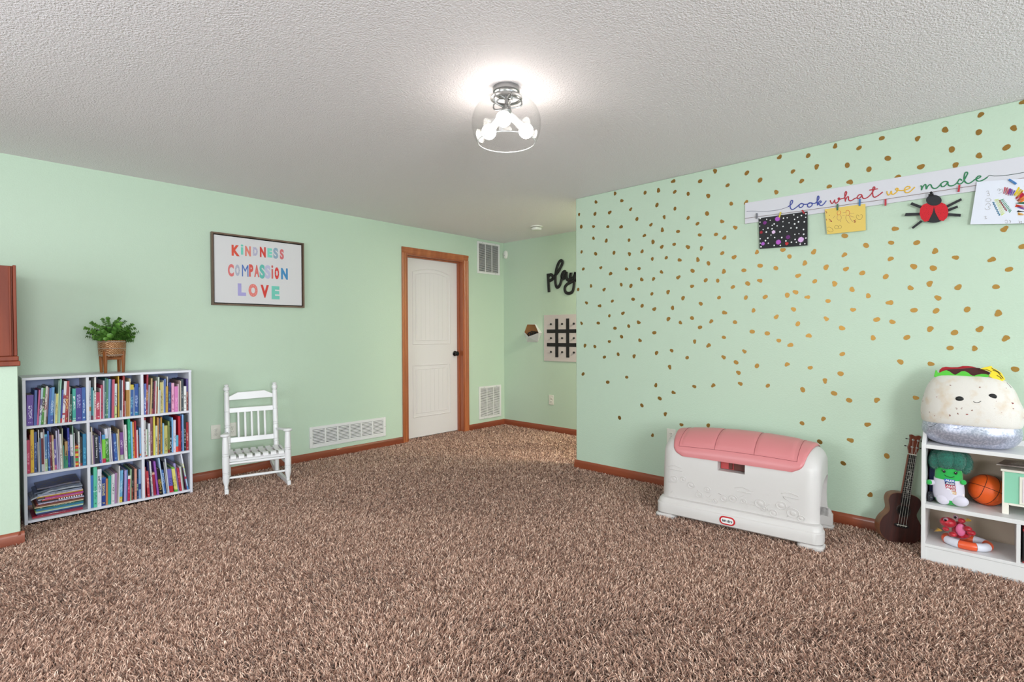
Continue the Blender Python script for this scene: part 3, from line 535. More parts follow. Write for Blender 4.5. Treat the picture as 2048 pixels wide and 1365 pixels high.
# ------------------------------------------------------------------ nine compartment bookcase
m_shelf = mat('white laminate', (222, 222, 232), .4)
SX = [(.265, .281), (.570, .586), (.868, .884), (1.163, 1.179)]; SZ = [(.028, .044), (.318, .334), (.614, .630), (.914, .930)]
SY0, SY1 = 4.360, 4.652
bc = thing('bookcase', 'low white laminate bookcase with nine square compartments full of books', 'bookcase', (.722, SY0, 0))
def bx(name, a, b_, parent=bc, m=m_shelf, bev=.0012, off=(.722, SY0, 0)):
    q = MB(); q.box(tuple(a[i]-off[i] for i in range(3)), tuple(b_[i]-off[i] for i in range(3))); return obj(name, q, m, parent, bevel=bev)
bx('side_panel', (SX[0][0], SY0, .0), (SX[0][1], SY1, SZ[3][0])); bx('side_panel', (SX[3][0], SY0, 0), (SX[3][1], SY1, SZ[3][0]))
bx('top_panel', (SX[0][0]-.001, SY0-.001, SZ[3][0]), (SX[3][1]+.001, SY1, SZ[3][1]))
bx('bottom_panel', (SX[0][1], SY0+.002, SZ[0][0]), (SX[3][0], SY1, SZ[0][1]))
for z in SZ[1:3]: bx('shelf', (SX[0][1], SY0+.001, z[0]), (SX[3][0], SY1-.004, z[1]))
for x in SX[1:3]:
    for k in range(3): bx('divider', (x[0], SY0+.001, SZ[k][1]), (x[1], SY1-.004, SZ[k+1][0]))
bx('back_panel', (SX[0][1], SY1-.004, SZ[0][1]), (SX[3][0], SY1, SZ[3][0]), m=mat('shade tinted backing board', (150, 164, 205), .6), bev=0)  # bluish tint of the shaded compartments is put into the board colour
# ------------------------------------------------------------------ books
m_pages = mat('page edges', (226, 218, 200), .85, noise=(90, (196, 186, 166), .35, .65, (1, 1, 1)))
bookmats = {}
def book_mat(c, bands, txt, seed, horiz=False):
    """cover colour with printed bands and small title marks; Generated z runs up the spine"""
    m = bpy.data.materials.new('book cover '+c); m.use_nodes = True; nt = m.node_tree; b = nt.nodes['Principled BSDF']; b.inputs['Roughness'].default_value = .38
    tc = nt.nodes.new('ShaderNodeTexCoord'); sx = nt.nodes.new('ShaderNodeSeparateXYZ'); nt.links.new(tc.outputs['Generated'], sx.inputs[0])
    up = sx.outputs[0] if horiz else sx.outputs[2]
    r = nt.nodes.new('ShaderNodeValToRGB'); r.color_ramp.interpolation = 'CONSTANT'; els = r.color_ramp.elements
    stops = [(0.0, c)]
    for lo, hi, bc_ in bands: stops = [s for s in stops if s[0] < lo or s[0] >= hi]+[(lo, bc_)]+([(hi, c)] if hi < .99 else [])
    stops = sorted({s[0]: s for s in stops}.values())
    els[0].position = stops[0][0]; els[0].color = (*lin(hx(stops[0][1])), 1)
    els[1].position = stops[1][0] if len(stops) > 1 else 1; els[1].color = (*lin(hx(stops[1][1] if len(stops) > 1 else c)), 1)
    for s in stops[2:]: e = els.new(s[0]); e.color = (*lin(hx(s[1])), 1)
    nt.links.new(up, r.inputs[0]); last = r.outputs[0]
    if txt:
        mp = nt.nodes.new('ShaderNodeMapping'); mp.inputs['Scale'].default_value = (900, 1, 150) if not horiz else (150, 1, 900); mp.inputs['Location'].default_value = (seed*3.1, seed, seed*1.7)
        nz = nt.nodes.new('ShaderNodeTexNoise'); nz.inputs['Detail'].default_value = 1; nz.inputs['Scale'].default_value = .55
        # small title marks along the spine
        nt.links.new(tc.outputs['Object'], mp.inputs[0]); nt.links.new(mp.outputs[0], nz.inputs['Vector'])
        t1 = nt.nodes.new('ShaderNodeMath'); t1.operation = 'GREATER_THAN'; t1.inputs[1].default_value = .53; nt.links.new(nz.outputs[0], t1.inputs[0])
        rg = nt.nodes.new('ShaderNodeValToRGB'); rg.color_ramp.interpolation = 'CONSTANT'; rr = random.Random(seed)
        lo = rr.uniform(.18, .42); hi = lo+rr.uniform(.28, .46)
        rg.color_ramp.elements[0].color = (0, 0, 0, 1); rg.color_ramp.elements[1].position = lo; rg.color_ramp.elements[1].color = (1, 1, 1, 1)
        for pos, v in ((hi, 0), (.05, 0), (.07, 1), (.11, 0)): e = rg.color_ramp.elements.new(pos); e.color = (v, v, v, 1)
        nt.links.new(up, rg.inputs[0])
        xw = nt.nodes.new('ShaderNodeMath'); xw.operation = 'COMPARE'; xw.inputs[1].default_value = .5; xw.inputs[2].default_value = .26
        nt.links.new(sx.outputs[2] if horiz else sx.outputs[0], xw.inputs[0])
        mu = nt.nodes.new('ShaderNodeMath'); mu.operation = 'MULTIPLY'; nt.links.new(t1.outputs[0], mu.inputs[0]); nt.links.new(rg.outputs[0], mu.inputs[1])
        m2 = nt.nodes.new('ShaderNodeMath'); m2.operation = 'MULTIPLY'; nt.links.new(mu.outputs[0], m2.inputs[0]); nt.links.new(xw.outputs[0], m2.inputs[1])
        mx = nt.nodes.new('ShaderNodeMix'); mx.data_type = 'RGBA'; nt.links.new(m2.outputs[0], mx.inputs[0]); nt.links.new(last, mx.inputs[6]); mx.inputs[7].default_value = (*lin(hx(txt)), 1); last = mx.outputs[2]
    nt.links.new(last, b.inputs['Base Color']); return m
# one line per book: bottom-left, bottom-right, top-left, top (zoom px)  colour  colour-word  [band lo-hi-colour ...] [x=title colour]
BK = {
 ('top left', 40, 740, 11.375): """140 310 152 530 5b2f96 purple x=e8e0f8
320 385 345 425 33559c denim-blue
388 430 446 420 d65a92 bright-pink
435 485 505 375 a9c2cf pale-blue .25-.7-5a5288 x=f0f0f0
490 545 555 375 4c9a34 leaf-green .42-.68-151b12 x=e8e8d0
550 598 618 340 d8d2cc off-white .0-.2-cfd6c0 x=a04848
598 635 662 370 a07a86 dusty-mauve 0-.2-6a5040
640 690 696 380 2d66b4 medium-blue
690 768 740 365 62a2d4 sky-blue 0-.22-3f63b8 x=e8f0ff
770 795 800 510 a8bccb grey-blue
795 850 838 515 d8cf7c pale-yellow x=a08848
855 880 893 210 b6d6c4 pale-mint
880 910 928 185 a4d8c2 mint-green
910 950 962 425 2c3a9a navy 0-.13-c02438
950 1015 1016 235 e2e0e2 white .58-.66-a82030 .18-.23-b02838 x=8a3848
1020 1082 1080 230 a8242c red x=e0c070
1085 1107 1126 365 e0c0c8 pale-pink
1110 1165 1145 530 1f4a3c dark-green 0-.06-a82838 x=b0c8b8
1170 1250 1175 405 35a89c teal x=f0fbf8 0-.04-c8d8d4
1255 1400 1256 390 3a2c8e deep-violet x=b8b8e8
1410 1496 1410 380 2a5ca8 royal-blue x=c8dcf4""",
 ('top middle', 170, 740, 12.41): """85 128 87 250 d2d2dc grey-white .22-.33-c89040 x=706880
130 176 126 420 1f7a8a teal 0-.13-5a2848
178 203 180 500 bcdcd0 pale-mint
205 250 212 155 e2dcd8 white .0-.45-dfb0b8 x=4a4444
255 350 262 545 b42a4c crimson x=f6e8ec 0-.08-c03050
360 383 366 450 e0dce0 white
387 440 378 365 b84260 rose x=5a1c34
442 470 452 260 d2d0dc pale-grey
472 508 486 190 235c5c dark-teal x=90b0a8
510 560 528 210 4e8868 forest-green x=bcd8b8
565 618 595 225 84acdc light-blue
620 640 642 230 2c3464 navy
642 700 668 235 c05068 dusty-rose
715 772 727 340 c4d2d4 silver-blue 0-.35-bccc8c x=484858
774 802 786 340 9a5c48 brick-brown
805 830 806 155 caa034 golden
832 850 832 340 5a7068 grey-green
856 905 852 240 26385c dark-navy 0-.17-c4ccd8
908 930 917 260 d8d4d8 white
932 983 945 110 a42a2c red x=c86a60
985 1003 987 770 d8b8bc small-pink
1010 1090 1015 295 a87a34 ochre .76-.99-e4ecf0
1096 1120 1108 220 d8c8a4 cream
1130 1222 1138 375 2f62aa blue .84-.99-e0c838 x=78c4d8
1225 1245 1228 440 bcc4cc pale-grey
1250 1345 1255 350 24509c cobalt-blue x=c0d0f0 0-.1-1f78a0
1350 1380 1352 440 6a7c88 slate-grey""",
 ('top right', 280, 740, 13.65): """90 148 105 390 5468b4 periwinkle-blue x=e0e6f8
150 200 190 130 a4243c wine-red .35-.56-c88440 x=e6b8b0
205 255 240 425 b0a8b8 grey-lilac
285 316 325 245 cfb482 tan
320 358 357 340 3a2e2c dark-brown 0-.16-b86060 x=a87860
360 400 392 330 7c2c48 maroon x=985868
402 430 428 315 e0dad8 white
432 462 458 480 a05a3c rust-brown
465 495 492 220 d4e0d4 white-green
497 545 518 570 b4b8c0 pale-grey
560 640 562 355 d8cc84 pale-yellow x=887848
642 665 642 310 d0d0c8 off-white
667 700 686 270 6c88d4 cornflower-blue
714 764 724 470 c09a3c mustard x=604c28
766 782 768 205 dcd4c8 cream
784 860 806 370 262c74 navy x=78b4dc .0-.25-3a2a80
880 955 885 385 e0a8c4 pink-patterned x=a04070
960 1045 968 480 d47ab8 bright-pink x=e8a8d0
1050 1080 1056 415 c8aeb8 pale-mauve
1085 1128 1090 315 8a7474 brown-grey
1131 1155 1134 330 dccabc cream
1160 1235 1162 290 3c4850 dark-slate x=90989c
1240 1308 1242 480 e6e6e4 white x=303030
1320 1364 1324 280 7c3a34 red-brown x=c09890 .6-.99-5a4a88""",
 ('middle left', 40, 840, 11.375): """145 213 143 420 b83058 crimson x=e8a0b8
215 233 216 300 a8402c rust-red
235 313 232 185 d8b02c yellow x=8a5a20
320 383 322 235 26407c navy x=8aa0c8
385 408 366 470 8a8c98 grey
420 440 400 190 d8d4cc off-white
442 478 428 380 3c6484 steel-blue
480 535 458 245 7c1e2c dark-red .0-.17-dcdcdc .84-.99-e0e0e0
537 553 518 180 dcc8c8 blush
556 615 545 295 4474a4 blue 0-.33-a8c094 x=c8e0f0 .94-.99-5ab4d0
616 660 583 215 2c5aa4 royal-blue x=a0c0e8
665 710 643 320 8a2444 maroon x=d8b0b8
725 770 696 315 d0bc9c tan x=a89878 .82-.99-c49a78
790 843 766 400 5a4a9c violet 0-.15-c05a88 x=d0c8e8
850 885 817 215 c8c4dc pale-lilac
888 915 870 190 b4a8c8 lilac
930 976 906 290 e0dcd8 white x=706058
978 992 962 170 b4b498 pale-olive
993 1025 973 555 2e8478 teal-green
1027 1095 1022 465 2c8a64 green .45-.99-b08c58 x=4a3a28
1097 1145 1072 160 2c38a0 royal-blue x=90a0e0
1150 1213 1132 310 dcd8e4 white 0-.34-1c4068 x=806878
1215 1228 1186 110 a0ccb0 mint
1230 1247 1212 280 d0ccd4 pale-grey
1250 1323 1248 560 b83020 rainbow-striped .08-.17-e0b030 .25-.4-4a9a50 .5-.62-e8c83c .72-.84-7aa03c .92-.97-e0a030
1328 1360 1312 245 dcdcdc white x=808080
1362 1420 1364 370 33302c charcoal x=786850 0-.08-a03838
1428 1508 1430 300 207aa4 teal-blue x=68c0dc""",
 ('centre', 170, 830, 13.0): """95 130 92 430 b0b0c0 grey
150 182 121 310 dccfc0 cream
188 216 168 520 7c6088 mauve
222 345 203 510 1c2030 black 
378 420 340 535 3a5aa8 blue x=d0dcf0
424 444 381 430 b89cc4 lilac
447 530 437 505 7ac83c lime-green .83-.99-4c94cc 0-.15-b82848
545 628 500 345 3c8a38 green .7-.99-d8d8e6 x=d0e8c8
632 665 601 330 c8c8d4 grey-white
680 708 636 325 dcd8dc white
712 760 674 480 28306c navy
772 848 718 480 3868b8 blue x=a8c4ec
860 882 824 480 d4d4c8 pale-cream
884 922 856 370 bca47c tan
932 1018 918 450 7c4a98 purple 0-.17-b0c0a8 x=e0d0ec
1022 1042 972 125 d8ccd4 pale-pink
1052 1108 1022 255 dcdad8 white x=a08890
1110 1128 1090 370 57585a dark-grey
1135 1200 1116 90 1f9c70 emerald-green x=70d0b0
1205 1248 1176 180 78b8dc light-blue
1252 1300 1222 185 d89048 orange x=5a3020
1302 1345 1282 165 b8242c red .45-.99-a82030
1350 1388 1338 400 d8c0c8 pale-pink
1396 1434 1392 530 6c1c24 dark-red
1438 1472 1430 345 88b4dc light-blue .05-.12-d87838""",
 ('middle right', 280, 820, 13.0): """98 143 103 215 d4d4d4 white .93-.99-b03840 x=a86870
145 174 150 520 dcdcd4 white x=a8b8a0 0-.05-a83838
176 205 178 520 7caa84 sage-green
208 256 206 370 d8d8e0 white x=a07868
270 335 272 210 86505c plum-brown x=c8a0a8
356 398 358 165 d8cc54 yellow
405 455 412 430 c0c8b4 pale-sage x=605c50
460 494 462 215 c08a54 orange-tan
498 540 504 240 54505c dark-grey x=b8b8c4
545 590 546 210 cc9434 amber x=a86818
592 630 594 370 8cb8d4 light-blue
645 735 648 430 bcb468 olive-yellow x=4c4830
758 792 756 320 8a9858 olive-green 0-.1-9c4830
796 845 798 465 1a2020 black x=dce4e8
848 882 850 225 7ab0e0 light-blue
884 944 886 290 d4d0e0 white x=6c6888
950 1012 954 690 58a8c8 cyan 0-.33-d84838
1030 1092 1022 190 c01830 bright-red .2-.3-d03040
1096 1124 1096 300 2c3868 navy x=c08090
1136 1170 1130 150 84b0e8 sky-blue
1176 1230 1176 160 1c2c30 black x=e4ecec
1238 1298 1240 350 a02830 red x=d8b0a0""",
 ('bottom middle', 170, 915, 11.375): """95 158 98 400 3a7cc4 blue
162 243 163 215 5cc0a0 seafoam-green x=1f6a58 .38-.42-b8ecdc
245 338 255 265 dcdce8 white x=5a5a70
358 460 368 450 1e3c88 navy x=e8d880 .93-.99-2a58a0
465 513 470 480 c08050 tan-orange
520 588 537 420 28988c teal
591 609 598 400 c8d0d0 pale-grey
612 668 622 380 d8d8dc white x=303038
672 714 684 360 a078a4 mauve
716 742 718 350 b0a0a0 taupe
745 768 764 200 e0dcdc tall-white
760 828 792 300 70b0d8 light-blue 0-.17-d8c040 x=c0e0f0
835 860 852 390 2a2c54 navy
865 918 884 300 a498d0 lilac
920 942 938 290 4c78ac slate-blue
946 1000 966 425 b4244c crimson .87-.99-e8e0e4 x=d88098
1004 1028 1016 280 a8c8a0 pale-green
1036 1064 1036 700 8c4030 red-brown
1067 1108 1064 260 2c2c30 black x=b0b0b0
1116 1164 1120 270 d49484 coral x=a05c50
1172 1222 1172 490 1f3868 dark-blue x=a8c098
1227 1278 1230 280 84a8d4 light-blue .5-.99-98c0e4 .3-.5-2c4488""",
 ('bottom right', 280, 900, 12.41): """97 140 95 440 c86870 dusty-red
150 210 106 545 b83440 red x=e8a8a0
214 246 155 300 2a2c68 navy
290 330 222 285 d0d0d4 grey-white .0-.3-b8b8c8 x=807878
336 398 290 570 a82240 crimson .9-.99-e8b8a0
402 448 300 290 9454b0 purple
458 530 362 480 14120f black x=b89848
534 566 400 210 a8c0e0 pale-blue
570 618 492 510 4470b8 blue x=c0d4f0
622 634 530 310 222438 near-black
636 666 542 320 dad8d0 cream
682 712 585 230 c4c8d4 pale-grey
718 820 658 490 6c64b8 violet 0-.27-b81c30 x=3c3880
828 905 738 450 dcd478 lemon-yellow 0-.08-50a830 .94-.99-68b040 x=a49c50
920 968 822 350 a094cc lilac
972 1014 888 470 b42840 red x=e07080
1020 1056 950 440 d4ccd0 pale-pink
1066 1098 992 420 8c9c84 sage
1104 1160 1010 460 5c3050 plum""",
}
CELL = {'left': 0, 'middle': 1, 'right': 2, 'centre': 1}
def cell_of(nm):
    if nm == 'centre': return 1, 1
    r, c = nm.split(); return {'top': 2, 'middle': 1, 'bottom': 0}[r], CELL[c]
bid = 0
def book_mesh(t, h, d, lean):
    """cover: spine + two boards as one shape; sheared by lean (top shift)"""
    e = min(.0022, t*.22); q = MB()
    q.box((0, 0, 0), (t, e, h)); q.box((0, e, 0), (e, d, h)); q.box((t-e, e, 0), (t, d, h))
    p = MB(); p.box((e, e, .003), (t-e, d-.004, h-.003))
    for m_ in (q, p): m_.v = [(x+lean*z, y, z) for x, y, z in m_.v]
    return q, p
for (nm, ox, oy, s), data in BK.items():
    ro, cc = cell_of(nm); xl, xr = SX[cc][1]+.001, SX[cc+1][0]-.001; zf = SZ[ro][1]; zc = SZ[ro+1][0]
    rows = [l.split() for l in data.split('\n')]; L = []
    for k, r_ in enumerate(rows):
        inset = .006+.028*random.Random(bid*7+k*13).random()
        y = SY0+inset; a, b_, c_, top = map(float, r_[:4])
        x0 = P(ox+a/s, oy+760/s, 1, y).x; x1 = P(ox+b_/s, oy+760/s, 1, y).x
        bx0 = (xl+xr)/2
        zt = P(ox+(a+b_)/2/s, oy+top/s, 1, y).z + (-.013+.022*(x0-.27)/.91)
        h = min(max(zt-zf, .08), zc-zf-.003); xt = P(ox+c_/s, oy+top/s, 1, y).x
        L.append([x0, max(x1-x0, .0035), h, (xt-x0)/h*.92, y, r_[4], r_[5], r_[6:]])
    # keep neighbours from cutting into each other: push along, then squeeze to fit
    for it in range(4):
        for i in range(1, len(L)):
            p_, q_ = L[i-1], L[i]; hm = min(p_[2], q_[2])
            need = max(p_[0]+p_[1]-q_[0], p_[0]+p_[1]+p_[3]*hm-q_[0]-q_[3]*hm)+.0003
            if need > 0: q_[0] += need
        over = max(max(b[0]+b[1], b[0]+b[1]+b[3]*b[2]) for b in L)-xr
        if L[0][0] < xl: L[0][0] = xl
        if over > 0:
            f = 1-over/(xr-xl)*1.04
            for b in L: b[0] = xl+(b[0]-xl)*f; b[1] = b[1]*f
        else: break
    for i in range(1, len(L)):
        p_, q_ = L[i-1], L[i]; hm = min(p_[2], q_[2])
        gap = min(q_[0]-p_[0]-p_[1], q_[0]+q_[3]*hm-p_[0]-p_[1]-p_[3]*hm)
        if gap < 0: p_[1] = max(.0025, p_[1]+gap-.0002)
    for b in L:
        m_ = xl-min(b[0], b[0]+b[3]*b[2]); b[0] += max(m_, 0)
        o_ = max(b[0]+b[1], b[0]+b[1]+b[3]*b[2])-xr
        if o_ > 0: b[3] -= o_/b[2] if b[3] > 0 else 0
    for k, (x0, t, h, lean, y, c_, cw_, ex) in enumerate(L):
        bid += 1; bands = []; txt = None
        for e in ex:
            if e.startswith('x='): txt = e[2:]
            else: lo, hi, bc_ = e.split('-'); bands.append((float(lo), float(hi), bc_))
        d = min(.15+.45*h*R.uniform(.8, 1.0), SY1-.008-y); q, p = book_mesh(t, h, d, lean)
        sz = 'thin' if t < .009 else ('thick' if t > .0165 else 'slim'); ht = 'tall ' if h > .245 else ('short ' if h < .17 else '')
        lab = '%s%s %s book, %s from the left in the %s compartment' % (ht, sz, cw_.replace('-', ' '), ORD[k+1], nm)
        if c_ == '1c2030': lab = 'thick black book titled Bizarre History, fourth from the left in the centre compartment'
        o = obj('book', q, book_mat(c_, bands, txt, bid), smooth=False, label=lab, cat='book', group='books in the %s compartment' % nm, fix=False)
        o.location = (x0, y, zf); obj('page_block', p, m_pages, o, smooth=False, fix=False)
        if c_ == '1c2030':
            g = glyphs('Bizarre History', .1, .0005)
            fit_glyph(g, Vector((t/2+lean*h*.55, -.0006, h*.55)), Vector((-lean, 0, -1)).normalized(), Vector((1, 0, -lean)).normalized(), h*.72, t*.5, .0006)
            obj('spine_title', g, mat('white print', (235, 235, 235), .6), o, smooth=False)
# the leaning card by the right side of the bottom right compartment
q = MB(); d_ = [P(280+1000/12.41, 900+118/12.41, 1, SY0+.012), P(280+1030/12.41, 900+118/12.41, 1, SY0+.012)]
xb = 1.147; xt = P(280+1003/12.41, 900+118/12.41, 1, SY0+.012).x; hh = SZ[1][0]-SZ[0][1]-.004
q, p = book_mesh(.0085, hh, .2, (xt-xb)/hh); o = obj('book', q, book_mat('a8c4e0', [(.62, .99, 'e0e0ec'), (.3, .36, 'c03048'), (.0, .1, '4888c8')], 'd8d848', 900), smooth=False, fix=False, label='tall light blue and white book leaning left, rightmost in the bottom right compartment', cat='book', group='books in the bottom right compartment')
o.location = (xb, SY0+.012, SZ[0][1]); obj('page_block', p, m_pages, o, smooth=False, fix=False)
# flat pile in the bottom left compartment, from the bottom up: thickness, left shift, right shift, colour, word
PILE = [(.010, .018, .030, 'a8283c', 'red', 0), (.007, .040, .034, '8a2c50', 'maroon', 0), (.009, .036, .030, '24487c', 'dark blue', 0), (.007, .034, .024, 'c0dcd4', 'pale mint', 0), (.007, .032, .022, 'a8c060', 'lime green', 0), (.006, .036, .026, '3c7cb4', 'blue', 0),
 (.007, .033, .024, '2c7c84', 'teal', 0), (.005, .040, .026, '184038', 'dark green', 0), (.006, .028, .022, 'd8c4a0', 'cream', 0), (.009, .034, .020, '7c4a40', 'brown', 0), (.006, .040, .030, 'c06458', 'coral', 0), (.006, .046, .018, 'c4c0dc', 'pale lilac', 0),
 (.008, .062, .022, '1c1c1c', 'black and white checkered', 1), (.007, .064, .028, 'c44c44', 'light red', 0), (.005, .046, .034, 'd0c8d8', 'pale grey', 0), (.009, .078, .024, 'b43c8c', 'magenta', 0), (.010, .040, .022, 'd0a438', 'gold', 0), (.006, .052, .030, 'c8c0d4', 'silver', 0), (.007, .044, .032, '8c98ac', 'steel grey', 0)]
zz = SZ[0][1]+.0005; xl, xr = SX[0][1]+.004, SX[1][0]-.006
for k, (t, a, b_, c_, w_, ck) in enumerate(PILE):
    d = R.uniform(.19, .23); q = MB(); L_ = xr-b_*.55-(xl+a); e = min(.0016, t*.2); y0 = SY0+R.uniform(.018, .04)
    q.box((0, 0, 0), (L_, d, e)); q.box((0, 0, t-e), (L_, d, t)); q.box((0, 0, e), (L_, e, t-e)); p = MB(); p.box((.003, e, e), (L_-.003, d-.003, t-e))
    bands = [(.40+.06*i, .43+.06*i, 'f0f0f4') for i in range(10)] if ck else []
    o = obj('book', q, book_mat(c_, bands, None if ck else R.choice(['e0d8d0', None, '504848', None]), 600+k, True), smooth=False, fix=False, label='flat %s book, %s from the bottom of the bottom left compartment pile' % (w_, ORD[k+1]), cat='book', group='pile of flat books in the bottom left compartment')
    o.location = (xl+a, y0, zz); o.rotation_euler = (0, 0, math.radians(R.uniform(-.6, .6))); obj('page_block', p, m_pages, o, smooth=False, fix=False); zz += t+.0004
# magazines sagging over the top of the pile
for k, (c_, w_, x0, x1, ts) in enumerate((('7c869c', 'grey', .012, .262, 1), ('5c6478', 'dark grey', .03, .25, 1), ('565a80', 'grey purple', .045, .256, 1))):
    b = MB(); zb = zz+.0012+k*.0105; th = .0085
    def mg(u, v, h, x0=x0, x1=x1, k=k, zb=zb):
        x = xl+x0+(x1-x0)*u; bend = -.024*max(0, .34-u)**1.2*5*(1 if k == 0 else .35) if k < 2 else 0
        return (x, SY0+.03+.018*k+.2*v, zb+bend+.012*math.sin(u*2.6)*u+.012*v*u+h)
    n = 14; vs = [mg(i/n, j, h) for i in range(n+1) for j in (0, 1) for h in (0, th)]; fs = []
    for i in range(n):
        o_ = i*4; fs += [(o_, o_+4, o_+6, o_+2), (o_+1, o_+3, o_+7, o_+5), (o_, o_+1, o_+5, o_+4), (o_+2, o_+6, o_+7, o_+3)]
    fs += [(0, 2, 3, 1), (4*n, 4*n+1, 4*n+3, 4*n+2)]; b.add(vs, fs)
    obj('magazine', b, mat('magazine %d' % k, hx(c_), .35, noise=(30, ((196, 200, 206), (70, 78, 96), (120, 108, 84))[k], .4, .62, (1, 1, 14))), label='limp %s magazine %s in the bottom left compartment' % (w_, ('lying lowest on top of the book pile', 'second from the top of the pile', 'on the very top of the pile')[k]), cat='magazine', group='magazines on the flat book pile')
# ------------------------------------------------------------------ plant on wooden stand
PX, PY, PZ = .735, 4.512, .9302
st = thing('plant_stand', 'small brown wooden four-legged plant stand on top of the bookcase', 'plant stand', (PX, PY, PZ), math.radians(4))
m_ps = wood('warm brown stand wood', (128, 70, 30), (158, 94, 44), 2, .4)
for k in range(4):
    a = PI/2*k+PI/4; ca, sa = math.cos(a), math.sin(a); b = MB()
    rr = [[(ca*r+ -sa*w, sa*r+ca*w, z) for r, w in ((r0, -.010*f), (r0+.017*f, -.010*f), (r0+.017*f, .010*f), (r0, .010*f))] for z, r0, f in ((0, .064, .8), (.06, .064, .95), (.145, .064, 1.1), (.150, .064, 1.1))]
    b.rings(rr); obj('leg', b, m_ps, st, bevel=.003)
b = MB(); b.box((-.064, -.009, .090), (.064, .009, .108)); b.box((-.009, -.064, .0901), (.009, .064, .1079)); o = obj('cross_bar', b, m_ps, st, bevel=.002); o.rotation_euler = (0, 0, PI/4)
pt = thing('potted_plant', 'bushy green artificial plant in a round copper patterned pot', 'potted plant', (PX, PY, PZ+.1085))
m_pot = mat('copper patterned pot', (176, 122, 78), .38, .45)
nt = m_pot.node_tree; bs = nt.nodes['Principled BSDF']; tc = nt.nodes.new('ShaderNodeTexCoord'); mp = nt.nodes.new('ShaderNodeMapping'); ck = nt.nodes.new('ShaderNodeTexWave'); ck.wave_type = 'BANDS'; ck.bands_direction = 'DIAGONAL'; ck.inputs['Scale'].default_value = 48; ck.inputs['Distortion'].default_value = 4; ck.inputs['Detail Scale'].default_value = 3
cr = nt.nodes.new('ShaderNodeValToRGB'); cr.color_ramp.elements[0].color = (*lin((150, 96, 56)), 1); cr.color_ramp.elements[1].color = (*lin((206, 164, 124)), 1); cr.color_ramp.elements[0].position = .55; cr.color_ramp.elements[1].position = .8
bp = nt.nodes.new('ShaderNodeBump'); bp.inputs['Distance'].default_value = .002; nt.links.new(tc.outputs['Object'], ck.inputs['Vector']); nt.links.new(ck.outputs[0], cr.inputs[0]); nt.links.new(cr.outputs[0], bs.inputs['Base Color']); nt.links.new(ck.outputs[0], bp.inputs['Height']); nt.links.new(bp.outputs[0], bs.inputs['Normal'])
b = MB(); b.lathe([(0, 0), (.060, 0), (.070, .006), (.076, .02), (.079, .06), (.080, .108), (.0805, .116), (.077, .117), (.076, .10), (0, .10)], 48); pot = obj('pot', b, m_pot, pt)
b = MB()
for z in (.012, .058, .104): b.lathe([(.0768+z*.03, z), (.0792+z*.03, z+.003), (.0768+z*.03, z+.006)], 48)
obj('pot_bands', b, mat('worn silver band', (190, 172, 158), .35, .5), pot)
m_leaf = mat('green leaf', (58, 104, 38), .5, noise=(14, (108, 158, 62), .3, .7)); m_stem = mat('green stem', (82, 110, 52), .6)
rl = random.Random(5)
SH = [(-.135, .145), (-.15, .20), (-.12, .235), (-.055, .26), (-.03, .268), (.015, .215), (.05, .27), (.075, .25), (.10, .225), (.135, .20), (.145, .175), (.13, .14), (-.09, .19), (.03, .2), (.09, .17), (-.02, .2), (-.1, .13), (.12, .115), (.0, .18), (.06, .19), (-.06, .18), (-.12, .17), (.105, .2)]
st_mb = MB(); lf = MB()
for dx, dz in SH:
    for rep in range(4):
        dy = rl.uniform(-.09, .075); x1 = dx*(1 if rep == 0 else rl.uniform(.25, 1.0)); z1 = .10+(dz-.10)*(1 if rep == 0 else rl.uniform(.5, .95)); pts = spline([(rl.uniform(-.03, .03), rl.uniform(-.03, .03), .095), (x1*.45, dy*.4, .10+(z1-.1)*.62), (x1, dy, z1)], 6)
        st_mb.tube(pts, .0011, 5)
        for i in range(2, len(pts)):
            for sd in range(5):
                a = sd*PI*.4+i*.8+rl.uniform(-.4, .4); L_ = .021*rl.uniform(.75, 1.2)*(1-.35*i/len(pts)); W_ = L_*.5; c = pts[i]; ax = (pts[i]-pts[i-1]).normalized(); s1 = ax.cross(Vector((.3, .2, 1))).normalized(); s2 = ax.cross(s1); dr_ = (s1*math.cos(a)+s2*math.sin(a)+ax*.45).normalized(); wd_ = dr_.cross(ax).normalized(); nn = wd_.cross(dr_)
                lf.add([c, c+dr_*L_*.4+wd_*W_+nn*.002, c+dr_*L_*.85+wd_*W_*.7, c+dr_*L_, c+dr_*L_*.85-wd_*W_*.7, c+dr_*L_*.4-wd_*W_+nn*.002], [(0, 1, 2, 3), (0, 3, 4, 5)])
obj('stems', st_mb, m_stem, pt, kind='stuff'); obj('foliage', lf, m_leaf, pt, kind='stuff', fix=False)
b = MB(); b.lathe([(0, .1005), (.076, .1005), (.074, .098)], 30); obj('moss', b, mat('dark moss', (52, 60, 30), .9, bump=(80, .8, .01)), pt)
# ------------------------------------------------------------------ rocking chair
fr = Vector((1.552, 4.112, 0)); r_d = Vector((.967, -.256, 0)); f_d = Vector((-.256, -.967, 0))
rc = thing('rocking_chair', "child's white wooden rocking chair with turned posts and slatted seat", 'rocking chair', (fr.x, fr.y, 0), math.atan2(r_d.y, r_d.x))
